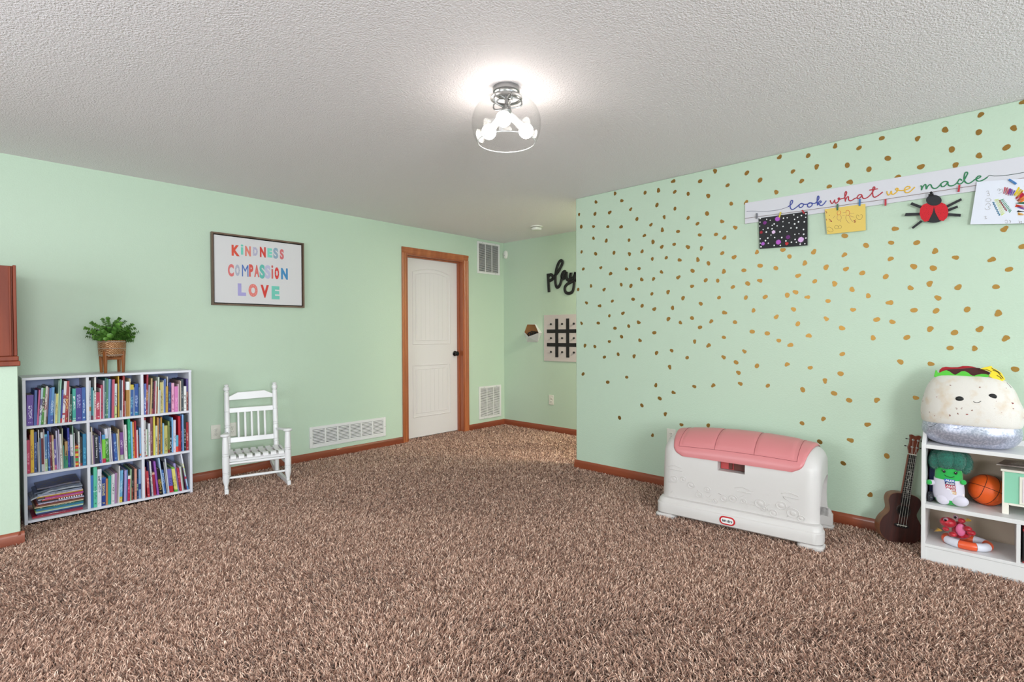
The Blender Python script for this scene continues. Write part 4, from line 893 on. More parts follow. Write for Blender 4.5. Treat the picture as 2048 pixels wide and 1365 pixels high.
# local frame: x right, y back (away from viewer), z up
m_rc = mat('glossy white enamel', (230, 228, 230), .3, bump=(40, .05, .001))
def turned(rings_, r, top=None):
    prof = []; 
    for t in [i/40 for i in range(41)]:
        rr_ = r*(.86+.14*math.sin(PI*min(1, max(0, (t-.02)/.96)))); prof.append([t, rr_])
    for g in rings_:
        prof += [[g-.006, r*.98], [g, r*.80], [g+.006, r*.98]]
    return sorted(prof)
for s in (-1, 1):
    # back post: leans back, finial on top
    p0 = (s*.178, .335, .055); p1 = (s*.180, .448, .785)
    pr = turned((.33, .355, .52, .545, .70), .0205); pr = [(t, r * (1 if t < .86 else .95)) for t, r in pr if t < .9]+[(.905, .0205), (.915, .015), (.925, .015), (.932, .021), (.95, .0225), (.965, .020), (.972, .0135), (.978, .0135), (.984, .019), (.995, .014), (1, .004)]
    b = MB(); b.rod(p0, p1, pr, 20); obj('back_post', b, m_rc, rc)
    b = MB(); b.rod((s*.213, .0, .045), (s*.215, .012, .432), [(0, .012), (.06, .013), (.14, .0215), (.2, .0235), (.27, .0235), (.275, .019), (.282, .0235), (.30, .0235), (.305, .019), (.312, .0235), (.34, .0235), (.5, .0245), (.62, .0235), (.625, .019), (.632, .0235), (.66, .0235), (.665, .019), (.672, .0235), (.8, .022), (.92, .0205), (1, .018)], 22); obj('front_post', b, m_rc, rc)
    # arm with round end
    b = MB(); b.rings([[(s*(.215-.03*max(0,y-.1)/.3)+sx*w, y, .432-.045*max(0,y-.03)/.37+sz) for sx, sz in ((-1, 0), (1, 0), (1, .016), (-1, .016))] for y, w in ((.40, .012), (.30, .014), (.15, .016), (.06, .019), (.03, .024))])
    b.rod((s*.215, .012, .430), (s*.215, .012, .452), [(0, .022), (.2, .031), (.5, .034), (.8, .031), (1, .024)], 24); obj('armrest', b, m_rc, rc, bevel=.002)
    # rocker
    n = 22; rr = []
    for i in range(n+1):
        y = -.045+.67*i/n; z = .004+(.42*(y-.22)**2 if y > .22 else .17*(y-.22)**2); x = s*(.213-.030*max(0, y)/.4); hgt = .046 if 1 < i < n-1 else .036
        rr.append([(x-.011, y, z), (x+.012, y, z), (x+.012, y, z+hgt), (x-.012, y, z+hgt)])
    b = MB(); b.rings(rr); b.box((s*.213-.013, -.055, .006), (s*.213+.013, .012, .052)); obj('rocker', b, m_rc, rc, bevel=.004)
    b = MB(); b.rod((s*.213, .01, .17), (s*.184, .36, .19), [(0, .007), (.5, .0095), (1, .007)], 12); obj('side_stretcher', b, m_rc, rc)
    b = MB(); b.box((s*.205-.009, .0, .228), (s*.205+.009, .375, .262)); obj('seat_rail', b, m_rc, rc, bevel=.003)
for z in (.122, .228):
    b = MB(); b.rod((-.213, .004, z), (.213, .004, z), [(0, .0065), (.1, .009), (.5, .0105), (.9, .009), (1, .0065)], 14); obj('front_stretcher', b, m_rc, rc)
b = MB(); b.box((-.178, .345, .170), (.178, .357, .205)); obj('rear_rail', b, m_rc, rc, bevel=.003)
def bk(t): return Vector((0, .335+.113*t, .055+.73*t))   # point on the back plane
def backbar(name, z0, z1, th=.011, poly=None):
    b = MB(); pl_ = poly or [(-.165, z0), (.165, z0), (.165, z1), (-.165, z1)]
    b.prism(pl_, -th/2, th/2, lambda a, z, h: (a, .335+.113*(z-.055)/.73+h, z)); return obj(name, b, m_rc, rc, bevel=.003)
backbar('crest_rail', 0, 0, poly=[(-.165, .655), (.165, .662), (.165, .690), (.10, .722), (-.10, .716), (-.165, .684)])
backbar('back_rail', .553, .592); backbar('back_rail', .316, .356)
for k in range(5):
    x = -.098+.049*k; b = MB(); t0, t1 = .352, .556
    b.rod((x, .335+.113*(t0-.055)/.73, t0), (x, .335+.113*(t1-.055)/.73, t1), [(0, .0075), (.3, .0095), (1, .0085)], 12); obj('spindle', b, m_rc, rc)
for k in range(7):   # seat slats run front to back and roll over the front rail
    x = -.165+.055*k; prof = [(.345, .264), (.30, .260), (.20, .258), (.10, .268), (.04, .281), (.012, .285), (-.004, .277), (-.010, .260)]
    rr = []
    for i, (y, z) in enumerate(prof):
        a = Vector((y, z)); nx = Vector(prof[min(i+1, 7)])-Vector(prof[max(i-1, 0)]); nrm = Vector((nx.y, -nx.x)).normalized()*.0042; nrm = -nrm if i < 5 and nrm.y < 0 else nrm
        rr.append([(x-.0195, y-nrm.x, z-nrm.y), (x+.0195, y-nrm.x, z-nrm.y), (x+.0195, y+nrm.x, z+nrm.y), (x-.0195, y+nrm.x, z+nrm.y)])
    b = MB(); b.rings(rr); obj('seat_slat', b, m_rc, rc, bevel=.002)
b = MB(); b.box((-.203, .006, .238), (.203, .022, .268)); obj('seat_rail', b, m_rc, rc, bevel=.004)
b = MB(); b.box((-.205, .32, .235), (.205, .335, .255)); obj('seat_rail', b, m_rc, rc, bevel=.004)
# ------------------------------------------------------------------ toy box
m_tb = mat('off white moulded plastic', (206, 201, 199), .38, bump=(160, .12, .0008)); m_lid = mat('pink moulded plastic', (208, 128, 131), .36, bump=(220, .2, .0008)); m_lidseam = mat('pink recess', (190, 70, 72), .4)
tb = thing('toy_box', 'large off-white plastic toy box with a curved pink lid by the dotted wall', 'toy box', (3.1025, 1.135, 0), math.atan2(-.9968, .0804))
UH, UB, DB = .447, .468, .47
PROF = [(.035, .09), (.040, .20), (.048, .33), (.056, .41), (.066, .445), (.092, .478), (.135, .503), (.19, .521), (.25, .529), (.31, .522), (.36, .500), (.40, .465), (.418, .38), (.428, .25), (.438, .09)]
PS = spline([(a, b, 0) for a, b in PROF], 4)
PN = len(PS)
def pnorm(i):
    a = PS[max(i-1, 0)]; b = PS[min(i+1, PN-1)]; d = (b-a).normalized(); return Vector((-d.y, d.x, 0))     # outward (up / front)
PNRM = [pnorm(i) for i in range(PN)]
def bs_(u, i, out=0.0, rr=.075):
    p = PS[i]; n = PNRM[i]; a = abs(u); ins = 0
    if a > UH-rr: k = min(1, (a-(UH-rr))/rr); ins = rr*(1-math.sqrt(max(0, 1-k*k)))
    crown = .032*(1-(u/UH)**2)*max(0, min(1, (p.y-.40)/.12))
    w = 1 if p.y > .12 else .6
    q_ = p+n*(out-ins*w*.8); return Vector((u, q_.x, q_.y+crown))
us = [-UH]+[-UH+.075*(1-math.cos(PI/2*k/7)) for k in range(1, 8)]+[(-UH+.075)+(2*UH-.15)*k/24 for k in range(1, 24)]+[UH-.075*(1-math.cos(PI/2*k/7)) for k in range(7, 0, -1)]+[UH]
b = MB(); b.rings([[tuple(bs_(u, i)) for i in range(PN)] for u in us], closed=True, cap=True)
def rrect(x0, x1, y0, y1, r, n=6):
    o = []
    for cx, cy, a0 in ((x1-r, y1-r, 0), (x0+r, y1-r, 90), (x0+r, y0+r, 180), (x1-r, y0+r, 270)):
        for k in range(n+1): a = math.radians(a0+90*k/n); o.append((cx+r*math.cos(a), cy+r*math.sin(a)))
    return o
def rloop(ins, z, r=.05): return [(x, y, z) for x, y in rrect(-UB+ins, UB-ins, ins, DB-ins, r)]
def boolean(o, cutters):
    for c in cutters: k = o.modifiers.new('cut', 'BOOLEAN'); k.operation = 'DIFFERENCE'; k.object = c; k.solver = 'EXACT'
    dg = bpy.context.evaluated_depsgraph_get(); dg.update(); me = bpy.data.meshes.new_from_object(o.evaluated_get(dg)); o.modifiers.clear(); old = o.data; o.data = me; bpy.data.meshes.remove(old)
    me.shade_smooth(); me.set_sharp_from_angle(angle=math.radians(32))
    for c in cutters: bpy.data.objects.remove(c)
body = obj('body', b, m_tb, None)
arch_ = [(.085, -.05), (.40, -.05), (.40, .20)]+[(.40-.045*(1-math.cos(a)), .20+.15*math.sin(a)) for a in [PI/2*k/6 for k in range(1, 7)]]+[(.30, .358), (.25, .352)]+[(.085+.165*(1-math.sin(PI/2*k/8)), .19+.162*(math.cos(PI/2*k/8))) for k in range(0, 9)][1:]
def cutter(poly, fn, h0, h1):
    q = MB(); q.prism(poly, h0, h1, fn); return obj('c', q, m_tb, smooth=False)
endf = lambda a, z, h: (h, a, z)
boolean(body, [cutter(arch_, endf, .405, .6), cutter(arch_, endf, -.6, -.405), cutter([(-.093, .352), (.063, .352), (.063, .45), (-.093, .45)], lambda a, z, h: (a, h, z), -.05, .12)])
body.parent = tb
b = MB(); b.rings([rloop(.010, .034), rloop(0, .042), rloop(0, .098), rloop(.003, .104), rloop(.006, .106), rloop(.009, .122), rloop(.018, .134), rloop(.036, .139)])
sk = obj('base_skirt', b, m_tb, None); boolean(sk, [cutter(arch_, endf, .405, .6), cutter(arch_, endf, -.6, -.405)]); sk.parent = tb
for sx in (-1, 1):
    for y0, y1 in ((-.004, .11), (.40, .472)):
        x0, x1 = sorted((sx*(UB+.004), sx*(UB-.125))); b = MB()
        b.rings([[(x, y, z) for x, y in rrect(x0+i, x1-i, y0+i, y1-i, .03)] for z, i in ((.0, .006), (.008, .0), (.026, .0), (.0338, .008))]); obj('foot', b, m_tb, tb)
# lid: a curved shell over the crown of the body
i0 = min(range(PN), key=lambda i: abs(PS[i].y-.408)+(1 if PS[i].x > .2 else 0)); i1 = min(range(PN), key=lambda i: abs(PS[i].y-.50)+(1 if PS[i].x < .3 else 0))
LU = 1.0
ARC = [0]
for i in range(i0+1, i1+1): ARC.append(ARC[-1]+(PS[i]-PS[i-1]).length)
def LUf(i):
    s = ARC[i-i0]; w_ = .358+.052*min(1, s/.26)**.8; r = .045
    return w_-(r*(1-math.sqrt(max(0, 1-((r-s)/r)**2))) if s < r else 0)
def lidp(u, i, out): return bs_(u, i, out, .06)
def lidring(u, k):   # section of the lid at u, inset near the ends
    o_ = [lidp(u*LUf(i), i, .011*k) for i in range(i0, i1+1)]; inn = [lidp(u*LUf(i), i, .0012) for i in range(i1, i0-1, -1)]
    o_[0] = o_[0]+Vector((0, .002, -.006)); return [tuple(p) for p in o_+inn]
b = MB(); lus = [-LU, -LU+.005, -LU+.02, -LU+.05]+[(-LU+.05)+(2*LU-.1)*k/22 for k in range(1, 22)]+[LU-.05, LU-.02, LU-.005, LU]
ks = {0: .15, 1: .55, 2: .85}
b.rings([lidring(u, ks.get(min(j, len(lus)-1-j), 1)) for j, u in enumerate(lus)]); lid = obj('lid', b, m_lid, tb, ang=50)
b = MB(); j0 = min(range(i0, i1), key=lambda i: abs(PS[i].y-.462)+(1 if PS[i].x > .2 else 0))
for ua, ub in ((-.322, -.118), (-.112, .108), (.114, .318)):
    def pf(u, v, ua=ua, ub=ub):
        e = min(1, min(u, 1-u)*18, v*26); f = j0+(i1-1-j0)*v; i = int(f); t = f-i; cr_ = (.02 if (ua < -.3 and u < .08) or (ub > .3 and u > .92) else 0)
        uu = ua+(ub-ua)*u; a = lidp(uu, i, .0113+.0030*e); c = lidp(uu, min(i+1, PN-1), .0113+.0030*e); return tuple(a.lerp(c, t))
    b.grid(pf, 20, 26)
obj('raised_panels', b, m_lid, lid, ang=60)
j0_ = j0-1
for sg in ([lidp(-.335+.67*k/40, j0_, .0118) for k in range(41)], [lidp(-.115, i, .0118) for i in range(j0_, i1)], [lidp(.111, i, .0118) for i in range(j0_, i1)], [lidp(-.335-.010*(i-j0_)/max(1, i1-j0_), i, .0118) for i in range(j0_, i1)], [lidp(.335+.010*(i-j0_)/max(1, i1-j0_), i, .0118) for i in range(j0_, i1)]):
    b = MB(); b.tube([tuple(p) for p in sg], .0011, 6); obj('seam', b, mat('dark pink seam', (150, 76, 82), .6), lid)
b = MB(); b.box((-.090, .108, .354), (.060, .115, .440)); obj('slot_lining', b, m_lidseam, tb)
b = MB(); b.box((-.01, .095, .357), (.058, .107, .430)); b.box((-.04, .100, .357), (-.02, .107, .42)); obj('latch', b, mat('dark brown latch', (92, 42, 34), .5), tb, bevel=.003)
# badge
bd = obj('badge', (lambda q: (q.prism(rrect(-.045, .045, .048, .098, .0245), 0, .003, lambda a, z, h: (a, -h, z)), q)[1])(MB()), mat('badge red', (196, 38, 46), .35), tb, smooth=False, bevel=.001); bd.location = (-.021+.0, 0, 0)
q = MB(); q.prism(rrect(-.036, .036, .056, .090, .0165), .003, .0036, lambda a, z, h: (a, -h, z)); bw = obj('badge_face', q, mat('badge white', (236, 236, 236), .35), bd, smooth=False)
g = glyphs('little tikes', .1, .001, offset=.003); fit_glyph(g, Vector((0, -.0038, .073)), Vector((1, 0, 0)), Vector((0, 0, 1)), .058, .015, .0006); obj('badge_lettering', g, mat('badge ink', (22, 24, 34), .5), bd, smooth=False)
# raised pictures moulded into the front
b = MB(); rt_ = random.Random(3)
def surf(u, z): 
    i = min(range(PN//2), key=lambda i: abs(PS[i].y-z)); return (u, PS[i].x-.0004, z)
def motif(pts, r=.0026, closed=False): b.tube([surf(x, z) for x, z in pts], r, 6, up=(0, 1, 0), closed=closed)
def circ(cx, cz, r, n=16, e=1): return [(cx+r*math.cos(2*PI*k/n), cz+r*e*math.sin(2*PI*k/n)) for k in range(n)]
for cx, cz in ((-.36, .30), (.05, .235), (.30, .25)):
    motif([(cx-.04, cz+.03), (cx+.0, cz+.042), (cx+.045, cz+.028)]); motif([(cx-.03, cz+.015), (cx+.05, cz+.012)])
for cx, cz, r in ((-.36, .255, .022), (-.30, .262, .018), (-.25, .235, .022), (-.15, .225, .018), (.0, .20, .022), (.06, .195, .014), (.15, .20, .028), (.17, .175, .015), (.26, .21, .026), (.32, .18, .03), (-.05, .19, .02), (.36, .16, .018), (-.2, .185, .02), (-.10, .165, .014), (.22, .16, .02)):
    motif(circ(cx, cz, r, e=.85), closed=True); p = surf(cx, cz); b.ball(p, (r*.55, .0022, r*.45), 12, 8)
for k in range(26):
    x = rt_.uniform(-.40, .40); z = rt_.uniform(.155, .25); motif([(x, z), (x+rt_.uniform(-.02, .03), z+rt_.uniform(-.015, .02)), (x+rt_.uniform(.01, .05), z+rt_.uniform(-.02, .02))], .0014)
obj('moulded_relief', b, m_tb, tb, kind='stuff')
# ------------------------------------------------------------------ ukulele
m_top = wood('dark mahogany', (40, 12, 8), (68, 24, 15), 1, .42, 60, .12); m_rim = wood('brown mahogany rim', (112, 68, 44), (136, 86, 56), 1, .4, 40); m_head = wood('red brown headstock', (104, 40, 20), (134, 58, 30), 1, .35, 40)
U_ = Vector((.078, -.068, .60)).normalized(); N_ = Vector((-math.cos(math.radians(31)), -math.sin(math.radians(31)), 0)); N_ = (N_-U_*N_.dot(U_)).normalized(); RI = U_.cross(N_)
uk = thing('ukulele', 'dark mahogany ukulele leaning on the wall beside the white toy shelf', 'ukulele')
uo = Vector((3.553, .389, .012)); uk.matrix_world = Matrix(((RI.x, U_.x, N_.x, uo.x), (RI.y, U_.y, N_.y, uo.y), (RI.z, U_.z, N_.z, uo.z), (0, 0, 0, 1)))
half = spline([(.0, 0), (.05, .004), (.088, .030), (.1055, .080), (.096, .125), (.074, .158), (.067, .180), (.074, .208), (.080, .232), (.074, .260), (.050, .276), (.022, .281)], 4)
outl = [(p.x, p.y) for p in half]+[(-p.x, p.y) for p in reversed(half[1:])]
D0 = -.055
b = MB(); b.prism(outl, D0, -.001, lambda a, c, h: (a, c, h)); obj('body', b, m_rim, uk, ang=30)
b = MB(); b.prism([(x*.985, (y-.14)*.985+.14) for x, y in outl], -.0009, .0012, lambda a, c, h: (a, c, h)); obj('soundboard', b, m_top, uk, smooth=False)
b = MB(); b.prism(circ(0, .186, .029, 36), .0013, .0016, lambda a, c, h: (a, c, h)); obj('sound_hole', b, mat('hollow black', (8, 6, 5), .9), uk, smooth=False)
b = MB(); b.tube([(x, z, .0018) for x, z in circ(0, .186, .034, 40)], .0028, 6, closed=True, flat=.4); obj('rosette', b, mat('dark rosette', (30, 18, 14), .5), uk)
b = MB(); b.rings([[(-w, y, -.022), (w, y, -.022), (w, y, -.0005), (-w, y, -.0005)] for y, w in ((.276, .0205), (.500, .0175))]); obj('neck', b, m_head, uk, bevel=.006)
b = MB(); b.rings([[(-w, y, .0002), (w, y, .0002), (w, y, .0052), (-w, y, .0052)] for y, w in ((.224, .0215), (.500, .0178))]); fb = obj('fretboard', b, mat('black fretboard', (20, 18, 18), .4), uk, bevel=.0008)
b = MB(); y = .500; sl = .395
for k in range(1, 17):
    yy = .500-sl*(1-2**(-k/12)); w = .0178+.0037*(.5-yy)/.276; b.box((-w, yy-.0007, .0052), (w, yy+.0007, .0061))
obj('frets', b, mat('fret wire', (200, 198, 190), .25, .9), fb)
b = MB(); b.tube([(.003, .285, .0056), (-.003, .31, .0056), (.004, .335, .0056), (-.002, .36, .0056), (.005, .39, .0056), (.001, .415, .0056)], .0009, 6, flat=.4)
for k in range(6): b.ball(((-1)**k*.006, .295+.022*k, .0054), (.0034, .0022, .0006), 8, 6)
obj('vine_inlay', b, mat('pearl inlay', (206, 206, 198), .3), fb)
b = MB(); b.box((-.0182, .500, -.001), (.0182, .5045, .0075)); obj('nut', b, mat('bone white', (232, 228, 214), .4), uk, bevel=.0008)
hd = [(-.0180, .5045), (.0180, .5045), (.0215, .520), (.0262, .535), (.0225, .560), (.0235, .590), (.0285, .607), (.0180, .612), (.004, .606), (-.004, .606), (-.0180, .612), (-.0285, .607), (-.0235, .590), (-.0225, .560), (-.0262, .535), (-.0215, .520)]
b = MB(); b.prism(hd, -.012, .001, lambda a, c, h: (a, c, h)); hs = obj('headstock', b, m_head, uk, smooth=False, bevel=.0012)
for sx in (-1, 1):
    for yy in (.543, .583):
        b = MB(); b.rod((sx*.012, yy, .001), (sx*.012, yy, .014), [(0, .0055), (.25, .0055), (.3, .003), (1, .003)], 12); b.rod((sx*.02, yy, -.010), (sx*.033, yy, -.010), .0018, 8); tp = obj('tuning_post', b, mat('chrome', (210, 210, 210), .15, 1), hs)
        b = MB(); b.ball((sx*.037, yy, -.010), (.0055, .0035, .0085), 12, 8); obj('tuning_button', b, m_black, tp)
b = MB(); b.prism([(-.036, .098), (-.022, .092), (.022, .092), (.036, .098), (.036, .106), (.022, .112), (-.022, .112), (-.036, .106)], .0013, .007, lambda a, c, h: (a, c, h)); obj('bridge', b, mat('ebony', (18, 14, 14), .4), uk, bevel=.0015, smooth=False)
b = MB(); b.box((-.025, .1035, .007), (.025, .1065, .0095)); obj('saddle', b, mat('bone white', (232, 228, 214), .4), uk)
for k in range(4):
    x0 = -.0195+.013*k; x1 = -.0125+.00833*k; pk = (-.012, .012)[k >= 2]; py_ = (.543, .583, .583, .543)[k]
    b = MB(); b.tube([(x0, .098, .0072), (x0, .105, .0098), (x1, .5025, .0080), (pk, py_, .0045)], .00065, 6); obj('string', b, mat('nylon string', (214, 208, 200), .3), uk)
# ------------------------------------------------------------------ white toy shelf on the right
m_ts = mat('white shelf board', (224, 222, 222), .42)
ts = thing('toy_shelf', 'white low toy shelf with raised side panel standing by the ukulele', 'shelf', (3.38, .275, 0))
S0, SYR = -.017, -.745      # left panel inner face, right end (local y)
b = MB(); side = [(0, 0), (.288, 0), (.288, .672), (.085, .672), (.0, .612)]; b.prism(side, -.017, 0, lambda a, z, h: (a, h, z)); obj('side_panel', b, m_ts, ts, bevel=.0015, smooth=False)
b = MB(); b.prism(side, SYR-.017, SYR, lambda a, z, h: (a, h, z)); obj('side_panel', b, m_ts, ts, bevel=.0015, smooth=False)
for nm, z0, z1 in (('top_board', .592, .612), ('shelf', .284, .305), ('bottom_board', .086, .101)):
    b = MB(); b.box((.001, SYR, z0), (.276, S0, z1)); obj(nm, b, m_ts, ts, bevel=.0012)
b = MB(); b.box((.003, SYR, .0), (.018, S0, .085)); obj('kick_board', b, m_ts, ts, bevel=.001)
b = MB(); b.box((.002, -.367, .101), (.276, -.352, .284)); obj('divider', b, m_ts, ts, bevel=.001)
b = MB(); b.box((.276, SYR, .086), (.284, S0, .612)); obj('back_panel', b, mat('beige back board', (192, 172, 154), .6), ts)
b = MB(); b.box((.262, SYR, .612), (.278, S0, .64)); obj('back_lip', b, m_ts, ts, bevel=.001)
# burrito plush
bp_ = thing('burrito_plush', 'big round burrito plush in silver foil with smiling face and felt fillings', 'plush toy', (3.512, .092, .612))
m_tort = mat('speckled tortilla plush', (222, 216, 209), .9, noise=(17, (210, 188, 162), .50, .78), bump=(260, .5, .002), sheen=.4)
nt = m_tort.node_tree; bsn = nt.nodes['Principled BSDF']; src = bsn.inputs['Base Color'].links[0].from_socket
vo = nt.nodes.new('ShaderNodeTexVoronoi'); vo.inputs['Scale'].default_value = 28; vr = nt.nodes.new('ShaderNodeValToRGB'); vr.color_ramp.elements[0].position = .10; vr.color_ramp.elements[0].color = (1, 1, 1, 1); vr.color_ramp.elements[1].position = .17; vr.color_ramp.elements[1].color = (0, 0, 0, 1)
nz2 = nt.nodes.new('ShaderNodeTexNoise'); nz2.inputs['Scale'].default_value = 40; vw = nt.nodes.new('ShaderNodeMath'); vw.operation = 'GREATER_THAN'; vw.inputs[1].default_value = .56
mm = nt.nodes.new('ShaderNodeMath'); mm.operation = 'MULTIPLY'; mx = nt.nodes.new('ShaderNodeMix'); mx.data_type = 'RGBA'; mx.inputs[7].default_value = (*lin((128, 78, 58)), 1); tc = nt.nodes.new('ShaderNodeTexCoord')
for n_ in (vo, nz2): nt.links.new(tc.outputs['Object'], n_.inputs['Vector'])
nt.links.new(vo.outputs['Distance'], vr.inputs[0]); nt.links.new(nz2.outputs[0], vw.inputs[0]); nt.links.new(vr.outputs[0], mm.inputs[0]); nt.links.new(vw.outputs[0], mm.inputs[1]); nt.links.new(mm.outputs[0], mx.inputs[0]); nt.links.new(src, mx.inputs[6]); nt.links.new(mx.outputs[2], bsn.inputs['Base Color'])
def srings(lv, e=.8, n=48, my=0):
    sp = lambda v: math.copysign(abs(v)**e, v); out = []
    for z, ax_, ay, cy in lv: out.append([(ax_*sp(math.cos(2*PI*k/n)), cy+ay*sp(math.sin(2*PI*k/n)), z) for k in range(n)])
    return out
def smoothlv(lv, n=4): return [tuple(v) for v in [(p[0], p[1], p[2], q_) for p, q_ in zip(spline([(a, b_, c_) for a, b_, c_, d in lv], n), [x.x for x in spline([(d, 0, 0) for *_, d in lv], n)])]]
TL = smoothlv([(.108, .122, .176, .0), (.112, .134, .190, .0), (.135, .141, .1965, .0), (.185, .139, .198, -.001), (.235, .126, .185, .003), (.285, .103, .170, .005), (.325, .078, .146, .008), (.350, .050, .110, .012), (.358, .008, .03, .014)])
b = MB(); b.rings(srings(TL)); obj('tortilla', b, m_tort, bp_, ang=80)
FLv = smoothlv([(.001, .07, .10, .0), (.004, .098, .135, .0), (.022, .124, .170, .0), (.060, .138, .192, .0), (.095, .139, .191, .0), (.118, .134, .184, .0), (.122, .120, .165, .0)])
m_foil = mat('shimmering silver fabric', (170, 174, 194), .3, .5, bump=(330, .5, .0009), noise=(120, (206, 206, 222), .45, .62))
b = MB(); R3 = srings(FLv); 
for j, rg in enumerate(R3):
    for k, p in enumerate(rg): a = 2*PI*k/48; wv = .0035*math.sin(a*5+j*.25); rg[k] = (p[0]*(1+wv*.4), p[1]*(1+wv*.3), p[2])
b.rings(R3); foil = obj('foil_wrap', b, m_foil, bp_, ang=80)
def onsurf(zx, zy, lv, org=(1830, 720, 7.583), lift=0.0, c=Vector((3.512, .092, .612))):
    """point of the plush surface hit by the sight line through a photo position"""
    d = ray(org[0]+zx/org[2], org[1]+zy/org[2]); t0, t1 = 4.3, 4.3; o = Vector((0, 0, CAM_H))
    t = 3.20/d.x
    for _ in range(600):
        p = o+d*t-c
        if lv[0][0] <= p.z <= lv[-1][0]:
            for i in range(len(lv)-1):
                if lv[i][0] <= p.z <= lv[i+1][0]:
                    f = (p.z-lv[i][0])/max(lv[i+1][0]-lv[i][0], 1e-6); a = lv[i][1]*(1-f)+lv[i+1][1]*f+lift; b_ = lv[i][2]*(1-f)+lv[i+1][2]*f+lift; cy = lv[i][3]
                    if abs(p.x/a)**2.5+abs((p.y-cy)/b_)**2.5 <= 1: return p
                    break
        t += .0008
    return o+d*(3.42/d.x)-c
for zx, zy in ((677, 596), (1176, 558)):
    p = onsurf(zx, zy, TL); b = MB(); b.ball(tuple(p), (.0045, .0160, .0135), 22, 12); obj('eye', b, mat('black embroidery', (14, 13, 14), .6), bp_)
b = MB(); b.tube([tuple(onsurf(x, y, TL)+Vector((-.001, 0, 0))) for x, y in [(885, 630), (905, 645), (940, 652), (975, 645), (1002, 625)]], .0012, 6); obj('smile', b, mat('black embroidery', (14, 13, 14), .6), bp_)
for zx, zy, rr in ((790, 830, .006), (1470, 660, .007), (335, 565, .004), (300, 850, .003), (1380, 430, .003), (1490, 745, .0035), (1230, 628, .0025), (1310, 800, .0025)):
    p = onsurf(zx, zy, TL); b = MB(); b.ball(tuple(p), (.001, rr, rr*.55), 12, 6); obj('spot', b, mat('brick red speck', (150, 70, 66), .9), bp_)
for seg in ([(215, 1015), (260, 1010), (320, 975), (385, 950)], [(550, 1035), (640, 1048), (720, 1010), (800, 990), (870, 1005), (950, 1055), (1040, 1080), (1100, 1080)], [(1310, 985), (1370, 1000), (1430, 1040), (1500, 1060)]):
    b = MB(); b.tube([tuple(onsurf(x, y, FLv)) for x, y in seg], .0009, 6); obj('foil_stitching', b, mat('black embroidery', (14, 13, 14), .6), foil)
def felt(name, pts, colr, depth, th=.006, bot=None):
    b = MB(); pl_ = []
    for x, y in pts:
        p = P(1830+x/7.583, 720+y/7.583, 0, 3.512-.06+depth)-Vector((3.512, .092, .612)); pl_.append((p.y, p.z))
    # lean back with height so that the felt follows the crown
    b.prism(pl_, 0, th, lambda a, z, h: (-.06+depth+h+max(0, z-.30)*.35+ (a*a)*1.2, a, z)); return obj(name, b, mat('felt '+colr, hx(colr), .85, sheen=.3), bp_, bevel=.002, ang=40)
felt('lettuce', [(275, 262), (285, 215), (300, 160), (318, 168), (335, 205), (370, 200), (420, 175), (470, 165), (520, 185), (570, 220), (605, 234), (650, 210), (700, 180), (750, 178), (800, 200), (850, 238), (885, 252), (940, 232), (1010, 220), (1080, 225), (1130, 240), (1100, 275), (1000, 290), (900, 312), (700, 318), (500, 312), (350, 300)], '58c23c', .0)
felt('meat', [(440, 165), (520, 150), (700, 140), (900, 125), (980, 132), (1060, 165), (1145, 205), (1110, 245), (900, 262), (600, 250), (470, 200)], '46161a', .009)
felt('tomato', [(355, 205), (360, 160), (400, 125), (460, 112), (540, 120), (640, 118), (720, 100), (800, 100), (870, 108), (930, 125), (900, 170), (600, 180), (450, 180), (380, 205)], 'ac1c28', .017)
felt('cheese', [(975, 148), (1060, 118), (1160, 100), (1178, 130), (1250, 165), (1310, 205), (1350, 270), (1372, 305), (1330, 330), (1300, 352), (1200, 300), (1120, 255), (1150, 200), (1080, 168)], 'ecd030', -.004, .010)
b = MB()
for seg in ([(985, 150), (1080, 150), (1160, 185)], [(1160, 130), (1230, 170), (1300, 215)], [(1240, 240), (1290, 270), (1315, 300)], [(1180, 160), (1260, 195), (1340, 290)], [(1390, 350), (1425, 385), (1460, 425)]):
    if seg[0][0] > 1380: b.tube([tuple(onsurf(x, y, TL)) for x, y in seg], .0012, 6); continue
    st_ = []
    for x, y in seg:
        q_ = P(1830+x/7.583, 720+y/7.583, 0, 3.512-.060)-Vector((3.512, .092, .612)); st_.append((-.0648+max(0, q_.z-.30)*.35+q_.y*q_.y*1.2, q_.y, q_.z))
    b.tube(st_, .0013, 6)
obj('cheese_stitching', b, mat('black embroidery', (14, 13, 14), .6), bp_)
# broccoli plush: local x right in the picture = -y world, depth +x
def wp(zx, zy, x, org=(1840, 890, 10.5)): return P(org[0]+zx/org[2], org[1]+zy/org[2], 0, x)
br = thing('broccoli_plush', 'green broccoli plush in a white printed shirt sitting on the middle shelf', 'plush toy', (3.47, .175, .305)); bo = Vector((3.47, .175, .305))
m_gr1 = mat('bright green plush', (32, 168, 70), .8, sheen=.4, bump=(500, .3, .001)); m_shirt = mat('white plush shirt', (214, 208, 222), .85, sheen=.3, bump=(400, .3, .001)); m_fl = mat('teal green fluffy plush', (44, 112, 96), .95, sheen=.3, bump=(160, 1, .006))
def lp(zx, zy, x): return tuple(wp(zx, zy, x)-bo)
c0 = Vector(lp(600, 720, 3.465)); 
b = MB(); lv = smoothlv([(.004, .035, .045, 0), (.03, .050, .058, 0), (.075, .050, .060, 0), (.115, .047, .0565, 0), (.145, .046, .0555, 0), (.175, .044, .052, 0), (.195, .03, .036, 0)])
b.rings([[(p[0]-.005, p[1]+c0.y, p[2]) for p in rg] for rg in srings(lv, .92, 32)]); obj('body', b, m_gr1, br, ang=80)
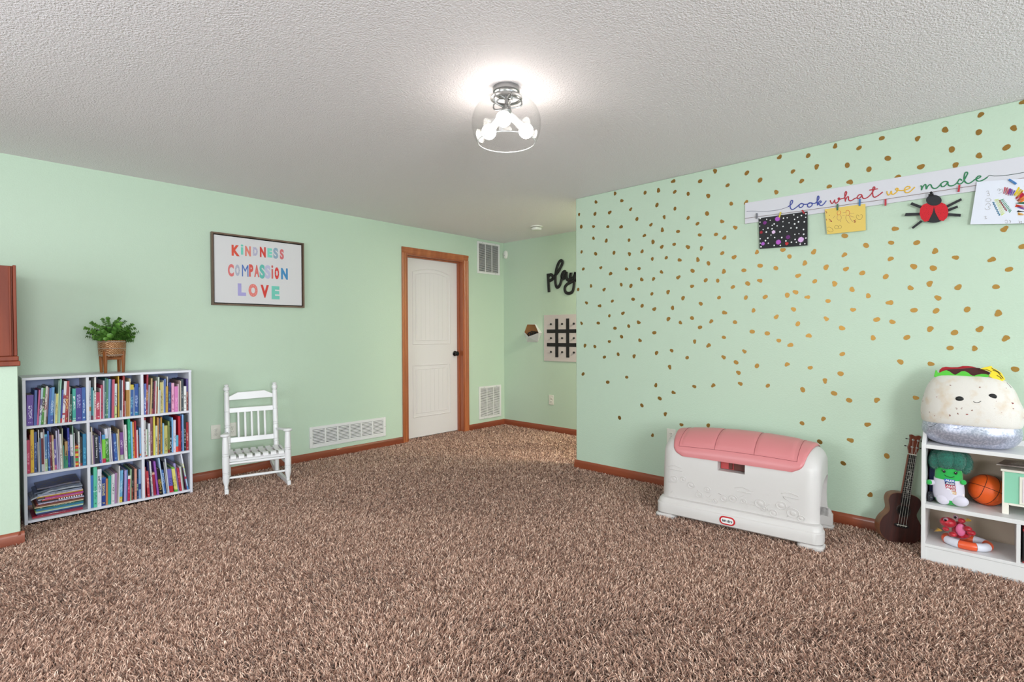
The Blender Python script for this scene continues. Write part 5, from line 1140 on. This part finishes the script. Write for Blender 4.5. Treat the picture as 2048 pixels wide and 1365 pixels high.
b = MB(); b.rings([[(p[0]-.005, p[1]+c0.y, p[2]) for p in rg] for rg in srings([(z, a+.003, c_+.003, d) for z, a, c_, d in lv if .022 < z < .131], .92, 32)]); obj('shirt', b, m_shirt, br, ang=80)
hair = MB(); rh = random.Random(8)
for zx, zy, x, ry, rz_ in ((320, 340, 3.46, .026, .040), (560, 300, 3.445, .044, .050), (780, 330, 3.45, .036, .050), (950, 400, 3.49, .028, .050), (600, 320, 3.50, .062, .054), (420, 250, 3.49, .040, .040), (840, 260, 3.50, .04, .044)):
    c = Vector(lp(zx, zy, x)); c.z = min(c.z, .278-rz_); 
    hair.ball(tuple(c), (.036, ry, rz_), 18, 12)
    for k in range(420):
        v = Vector((rh.gauss(0, 1), rh.gauss(0, 1), rh.gauss(0, 1))).normalized(); p = c+Vector((v.x*.036, v.y*ry, v.z*rz_)); tip = p+(v+Vector((rh.uniform(-.5, .5), rh.uniform(-.5, .5), rh.uniform(-.7, .2)))).normalized()*.007
        if tip.z > .279: continue
        s1 = v.cross(Vector((0, .3, 1))).normalized()*.0013; s2 = v.cross(s1).normalized()*.0013; hair.add([p+s1, p-s1*.5+s2, p-s1*.5-s2, tip], [(0, 1, 3), (1, 2, 3), (2, 0, 3)])
obj('fluffy_crown', hair, m_fl, br, ang=80)
for zx, zy in ((505, 560), (752, 598)):
    p = lp(zx, zy, 3.417); b = MB(); b.ball(p, (.003, .0062, .0078), 16, 10); e_ = obj('eye', b, mat('black embroidery', (14, 13, 14), .6), br); b = MB(); b.ball((p[0]-.0028, p[1]+.001, p[2]+.003), (.001, .0016, .0016), 8, 6); obj('eye_glint', b, mat('white print', (235, 235, 235), .6), e_)
b = MB(); b.tube([lp(x, y, 3.4165) for x, y in [(510, 630), (560, 665), (620, 685), (680, 685), (722, 672)]], .0012, 6)
b.tube([lp(x, y, 3.419) for x, y in [(445, 545), (452, 528), (468, 520)]], .0008, 5); b.tube([lp(x, y, 3.419) for x, y in [(780, 570), (792, 585), (786, 605)]], .0008, 5)
obj('smile', b, mat('black embroidery', (14, 13, 14), .6), br)
for a0, a1, col in (((300, 790), (150, 785), 0), ((840, 800), (930, 790), 1)):
    p0 = Vector(lp(*a0, 3.455)); p1 = Vector(lp(*a1, 3.425)); b = MB(); b.rod(p0, p0.lerp(p1, .62), [(0, .013), (1, .0135)], 16); ar = obj('sleeve', b, m_shirt, br)
    b = MB(); b.rod(p0.lerp(p1, .5), p1, [(0, .0125), (.7, .0128), (.9, .010), (1, .004)], 16); obj('hand', b, m_gr1, br)
for zx, zy, ry, rz_, x in ((490, 1135, .029, .029, 3.428), (840, 1185, .034, .027, 3.425)):
    p = Vector(lp(zx, zy, x)); p.z = max(p.z, rz_+.0005); b = MB(); b.rod(p+Vector((.005, 0, 0)), (-.01, p.y*.8+c0.y*.2, .03), [(0, .018), (1, .02)], 14); obj('leg', b, m_gr1, br); b = MB(); b.ball(tuple(p), (.020, ry, rz_), 24, 14); obj('foot', b, m_shirt, br)
for k, (cl, y0) in enumerate((('2f6ab8', 725), ('1c2a60', 785), ('b83048', 845), ('b0303c', 910), ('d8a040', 975))):
    p = lp(620+9*k, y0+30, 3.4140+.0008*(2-k)*(1 if k < 2 else -.2)); b = MB(); b.box((-.0009, -.0195, -.0068), (.0003, .0195, .0068)); o = obj('shirt_patch', b, mat('patch '+cl, hx(cl), .7), br, smooth=False); o.location = p
    g = glyphs('ALDI', .1, .001, offset=.004); fit_glyph(g, Vector((-.0013, 0, 0)), Vector((0, -1, 0)), Vector((0, 0, 1)), .033, .0090, .0005); obj('patch_lettering', g, mat('white print', (235, 235, 235), .6), o, smooth=False)
b = MB(); b.ball((-.03, c0.y-.058, .055), (.006, .006, .014), 12, 8); obj('side_tag', b, mat('care tag', (225, 215, 215), .7), br)
# navy box and dark cloth behind it
b = MB(); b.box((3.50, .222, .3055), (3.64, .252, .548)); obj('box', b, mat('navy blue card', (34, 38, 96), .5), label='narrow navy blue box behind the broccoli plush', cat='box', bevel=.002)
b = MB(); b.ball((3.452, .243, .331), (.035, .0135, .0255), 20, 12, e=.8); obj('cloth_bag', b, mat('black sparkly cloth', (26, 26, 34), .6, noise=(240, (170, 176, 200), .62, .68)), label='crumpled black sparkly cloth bag left of the broccoli plush', cat='bag')
# basketball
bb_ = thing('basketball', 'orange basketball with black seams beside the broccoli plush', 'ball', (3.571, .026, .305+.0765), rot=(math.radians(25), math.radians(8), math.radians(35)))
BR = .0765
b = MB(); b.ball((0, 0, 0), BR, 48, 32); obj('ball_skin', b, mat('orange rubber', (232, 92, 24), .5, bump=(500, .5, .001)), bb_, ang=80)
b = MB(); r_ = BR*1.0006
cir = lambda f: b.tube([f(2*PI*k/64) for k in range(64)], .0013, 6, closed=True)
cir(lambda a: (r_*math.cos(a), r_*math.sin(a), 0)); cir(lambda a: (r_*math.cos(a), 0, r_*math.sin(a)))
for s in (-1, 1):
    def f(a, s=s): v = Vector((math.cos(a)*.80, s*(.62+.14*math.cos(2*a)), math.sin(a)*.80)).normalized()*r_; return tuple(v)
    cir(f)
obj('seams', b, mat('black seam', (20, 14, 12), .6), bb_)
# small mint toy cabinet with a tablet on it
mc = thing('toy_cabinet', 'small mint green and white wooden toy cabinet on the right of the middle shelf', 'toy furniture', (3.455, -.028, .305))
m_mint = mat('mint painted wood', (140, 204, 174), .5); m_cr = mat('cream painted wood', (232, 226, 214), .5)
b = MB(); b.box((0, -.26, .055), (.16, -.004, .206)); obj('carcass', b, m_mint, mc, bevel=.001)
for y0 in (-.024, -.26): b = MB(); b.box((-.002, y0, 0), (.012, y0+.024 if y0 > -.1 else y0+.02, .055)); obj('leg', b, m_cr, mc, bevel=.001)
for y0 in (-.024, -.26): b = MB(); b.box((.148, y0, 0), (.16, y0+.02, .055)); obj('leg', b, m_cr, mc, bevel=.001)
b = MB(); b.box((-.003, -.0075, .055), (.006, .0, .206)); b.box((-.003, -.265, .046), (.006, -.024, .056)); obj('face_frame', b, m_cr, mc, bevel=.0008)
b = MB(); b.box((-.008, -.268, .207), (.165, .006, .218)); obj('top', b, m_cr, mc, bevel=.001)
b = MB(); b.box((-.006, -.21, .058), (-.0005, -.060, .190)); dd = obj('door', b, m_cr, mc, bevel=.001); b = MB(); b.box((-.0075, -.20, .068), (-.006, -.070, .180)); obj('door_panel', b, mat('pale lilac panel', (226, 214, 218), .5), dd, bevel=.001)
b = MB(); b.box((-.055, -.2, 0), (.10, .028, .006)); o = obj('tablet', b, mat('grey glossy tablet', (128, 116, 112), .2, .5, noise=(9, (214, 204, 200), .45, .6)), label='thin grey reflective tablet lying on the small mint cabinet', cat='tablet', bevel=.0015); o.location = (3.48, -.045, .5305); o.rotation_euler = (math.radians(-3), 0, math.radians(-12)); o.location.z += .012
# red plush in a striped ring
ring = thing('swim_ring', 'orange and white striped toy life ring on the bottom shelf', 'toy', (3.483, .100, .101)); m_or = mat('orange vinyl', (228, 92, 52), .3); m_wv = mat('white vinyl', (220, 220, 232), .25)
for k in range(8):
    b = MB(); a0, a1 = 2*PI*k/8+.45, 2*PI*(k+1)/8+.45
    pts = [((.062)*math.cos(a0+(a1-a0)*i/8), .081*math.sin(a0+(a1-a0)*i/8), .0205) for i in range(9)]; b.tube(pts, .0200, 16); obj('ring_segment', b, m_or if k % 2 else m_wv, ring)
cr_ = thing('red_sea_plush', 'shiny red plush sea creature with big eyes sitting in the striped ring', 'plush toy', (3.495, .125, .1015)); co = Vector((3.495, .125, .1015))
m_red = mat('shiny red plush', (168, 16, 34), .35, sheen=.2, noise=(70, (206, 44, 62), .45, .65), bump=(120, .6, .002)); m_pk = mat('pink belly fabric', (226, 112, 156), .5, bump=(200, .5, .001))
def cp(zx, zy, x): return Vector(P(1830+zx/9.1, 1020+zy/9.1, 0, x))-co
b = MB(); b.rod((.0, -.012, .028), (.012, .012, .108), [(0, .012), (.12, .032), (.4, .039), (.75, .030), (1, .014)], 24); obj('body', b, m_red, cr_, ang=80)
hd_ = cp(600, 230, 3.475); b = MB(); b.ball(tuple(hd_), (.030, .034, .026), 24, 14); obj('head', b, m_red, cr_, ang=80)
b = MB(); b.ball(tuple(cp(830, 370, 3.466)), (.012, .020, .032), 20, 12); obj('belly', b, m_pk, cr_)
for zx, zy in ((560, 190), (740, 140)):
    p = cp(zx, zy, 3.452 if zx < 600 else 3.468); b = MB(); b.ball(tuple(p+Vector((.004, 0, 0))), (.007, .011, .012), 16, 10); ee = obj('eye', b, mat('pale eye patch', (168, 130, 142), .4), cr_); b = MB(); b.ball(tuple(p+Vector((-.002, .001, 0))), (.003, .0055, .0065), 14, 8); obj('pupil', b, mat('gloss black', (8, 8, 8), .15), ee)
for zx, zy, x, r in ((960, 350, 3.455, .017), (1020, 420, 3.465, .018), (690, 450, 3.447, .016), (560, 350, 3.462, .013), (850, 200, 3.47, .015)):
    b = MB(); b.ball(tuple(cp(zx, zy, x)), (r, r*1.05, r*.8), 18, 10); obj('claw', b, m_red, cr_)
for zx, zy in ((430, 370), (960, 190)):
    p = cp(zx, zy, 3.47); b = MB()
    for k in range(4): b.rod(p+Vector((0, -.012, 0)), p+Vector((-.004, .018-.004*k, -.010+.007*k)), [(0, .004), (1, .001)], 6)
    obj('fin', b, mat('mustard gold fabric', (170, 130, 44), .5), cr_)
b = MB(); b.box((3.40, -.30, .1015), (3.60, -.099, .262)); obj('toy_carton', b, mat('red printed carton', (150, 26, 34), .5, noise=(14, (16, 14, 16), .45, .5)), label='red and black carton right of the divider on the bottom shelf', cat='box', bevel=.002)
# ------------------------------------------------------------------ shag carpet pile
def carpet():
    rng = np.random.default_rng(4); fx, fy = math.cos(YAW), math.sin(YAW)
    area_ = (XC+1.6)*(YA+1.53); N = int(area_*42000)
    x = rng.uniform(-1.6, XC, N); y = rng.uniform(-1.4, YA+.13, N); fw = x*fx+y*fy
    lat = np.abs(x*fy-y*fx)
    dens = np.clip(1.2-.16*np.maximum(fw-2.0, 0), .42, 1)
    keep = (fw > 1.15) & (rng.random(N) < dens) & (lat < fw*1.25+.8)
    keep &= ~((x > XB-.006) & (y < YB+.006) & (x < XB+T+.006)) & ~((x > XB) & (y < 1.2)) & ~((x < HX+.006) & (y > HY-.006))
    def rect(x0, x1, y0, y1): return (x > x0) & (x < x1) & (y > y0) & (y < y1)
    keep &= ~rect(.263, 1.181, 4.357, YA) & ~rect(3.376, 3.70, -.5, .279) & ~rect(XB-.012, XB+T+.02, Y0, YB+.014)
    keep &= (y < YA-.010) & (x < XC-.010) | ((x > DX0+.004) & (x < DX1-.004))
    ca, sa = math.cos(tb.rotation_euler.z), math.sin(tb.rotation_euler.z); lx = (x-3.1025)*ca+(y-1.135)*sa; ly = -(x-3.1025)*sa+(y-1.135)*ca
    for s0, s1 in ((-1, 1),):
        ft = (np.abs(lx) > UB-.127) & (np.abs(lx) < UB+.006) & (((ly > -.006) & (ly < .112)) | ((ly > .398) & (ly < .474))); keep &= ~ft
    low = (np.abs(lx) < UB) & (ly > 0) & (ly < DB)
    x, y, fw, low = x[keep], y[keep], fw[keep], low[keep]; n = len(x); print('tufts', n)
    w = .0015*(1+.22*np.maximum(fw-2.0, 0))*rng.uniform(.75, 1.25, n); ht = rng.uniform(.010, .029, n); ht = np.where(low, ht*.85, ht)
    # lean: broad brushed patches plus chance
    ang = 1.6*np.sin(x*2.1+1.3*np.sin(y*1.7))+1.4*np.cos(y*2.6+x*.8)+2.2*np.sin(x*7+y*5)*.35+rng.normal(0, 1.5, n); ln = rng.uniform(.006, .021, n)
    dx, dy = np.cos(ang)*ln, np.sin(ang)*ln
    wa = rng.uniform(0, 2*np.pi, n); wx, wy = np.cos(wa), np.sin(wa)
    side = rng.normal(0, .0035, (n, 2))
    V = np.zeros((n, 7, 3), np.float32); T_ = [0, .45, .8]; Wd = [.8, 1.1, .9]
    for j, t in enumerate(T_):
        cx = x+dx*t**1.5+side[:, 0]*math.sin(t*3.1); cy = y+dy*t**1.5+side[:, 1]*math.sin(t*3.1); cz = ht*(t**.85)
        V[:, 2*j, 0] = cx-wx*w*Wd[j]; V[:, 2*j, 1] = cy-wy*w*Wd[j]; V[:, 2*j, 2] = cz
        V[:, 2*j+1, 0] = cx+wx*w*Wd[j]; V[:, 2*j+1, 1] = cy+wy*w*Wd[j]; V[:, 2*j+1, 2] = cz+w*.3
    V[:, 6, 0] = x+dx*1.15; V[:, 6, 1] = y+dy*1.15; V[:, 6, 2] = ht*.97
    V[:, :, 0] = np.minimum(V[:, :, 0], np.where((x < XB)[:, None] & (y < YB)[:, None], XB-.001, XC-.001)); V[:, :, 1] = np.minimum(V[:, :, 1], YA+.135)
    me = bpy.data.meshes.new('carpet_pile'); me.vertices.add(n*7); me.vertices.foreach_set('co', V.ravel())
    o = (np.arange(n)*7)[:, None]; quads = (o+np.array([0, 1, 3, 2])[None], o+np.array([2, 3, 5, 4])[None]); tri = o+np.array([4, 5, 6])[None]
    loops = np.concatenate([quads[0].ravel(), quads[1].ravel(), tri.ravel()]).astype(np.int32)
    starts = np.concatenate([np.arange(2*n)*4, 8*n+np.arange(n)*3]).astype(np.int32)
    me.loops.add(len(loops)); me.loops.foreach_set('vertex_index', loops); me.polygons.add(3*n); me.polygons.foreach_set('loop_start', starts)
    tint = rng.random(n).astype(np.float32); at = me.attributes.new('yarn', 'FLOAT', 'POINT'); at.data.foreach_set('value', np.repeat(tint, 7))
    me.update(calc_edges=True); me.validate()
    me.shade_smooth()
    m = bpy.data.materials.new('shag yarn'); m.use_nodes = True; nt = m.node_tree; b = nt.nodes['Principled BSDF']; b.inputs['Roughness'].default_value = .8; b.inputs['Specular IOR Level'].default_value = .2; b.inputs['Sheen Weight'].default_value = .25
    a = nt.nodes.new('ShaderNodeAttribute'); a.attribute_name = 'yarn'; r = nt.nodes.new('ShaderNodeValToRGB'); e = r.color_ramp.elements
    e[0].color = (*lin((88, 56, 43)), 1); e[1].position = 1; e[1].color = (*lin((250, 221, 202)), 1)
    for p, c in ((.25, (146, 109, 91)), (.6, (203, 164, 144)), (.85, (230, 195, 174))): q = e.new(p); q.color = (*lin(c), 1)
    nt.links.new(a.outputs['Fac'], r.inputs[0]); nt.links.new(r.outputs[0], b.inputs['Base Color']); me.materials.append(m)
    ob = bpy.data.objects.new('carpet_pile', me); COL.objects.link(ob); setp(ob, 'brown and beige flecked shag carpet covering the whole floor', 'carpet', kind='stuff')
carpet()
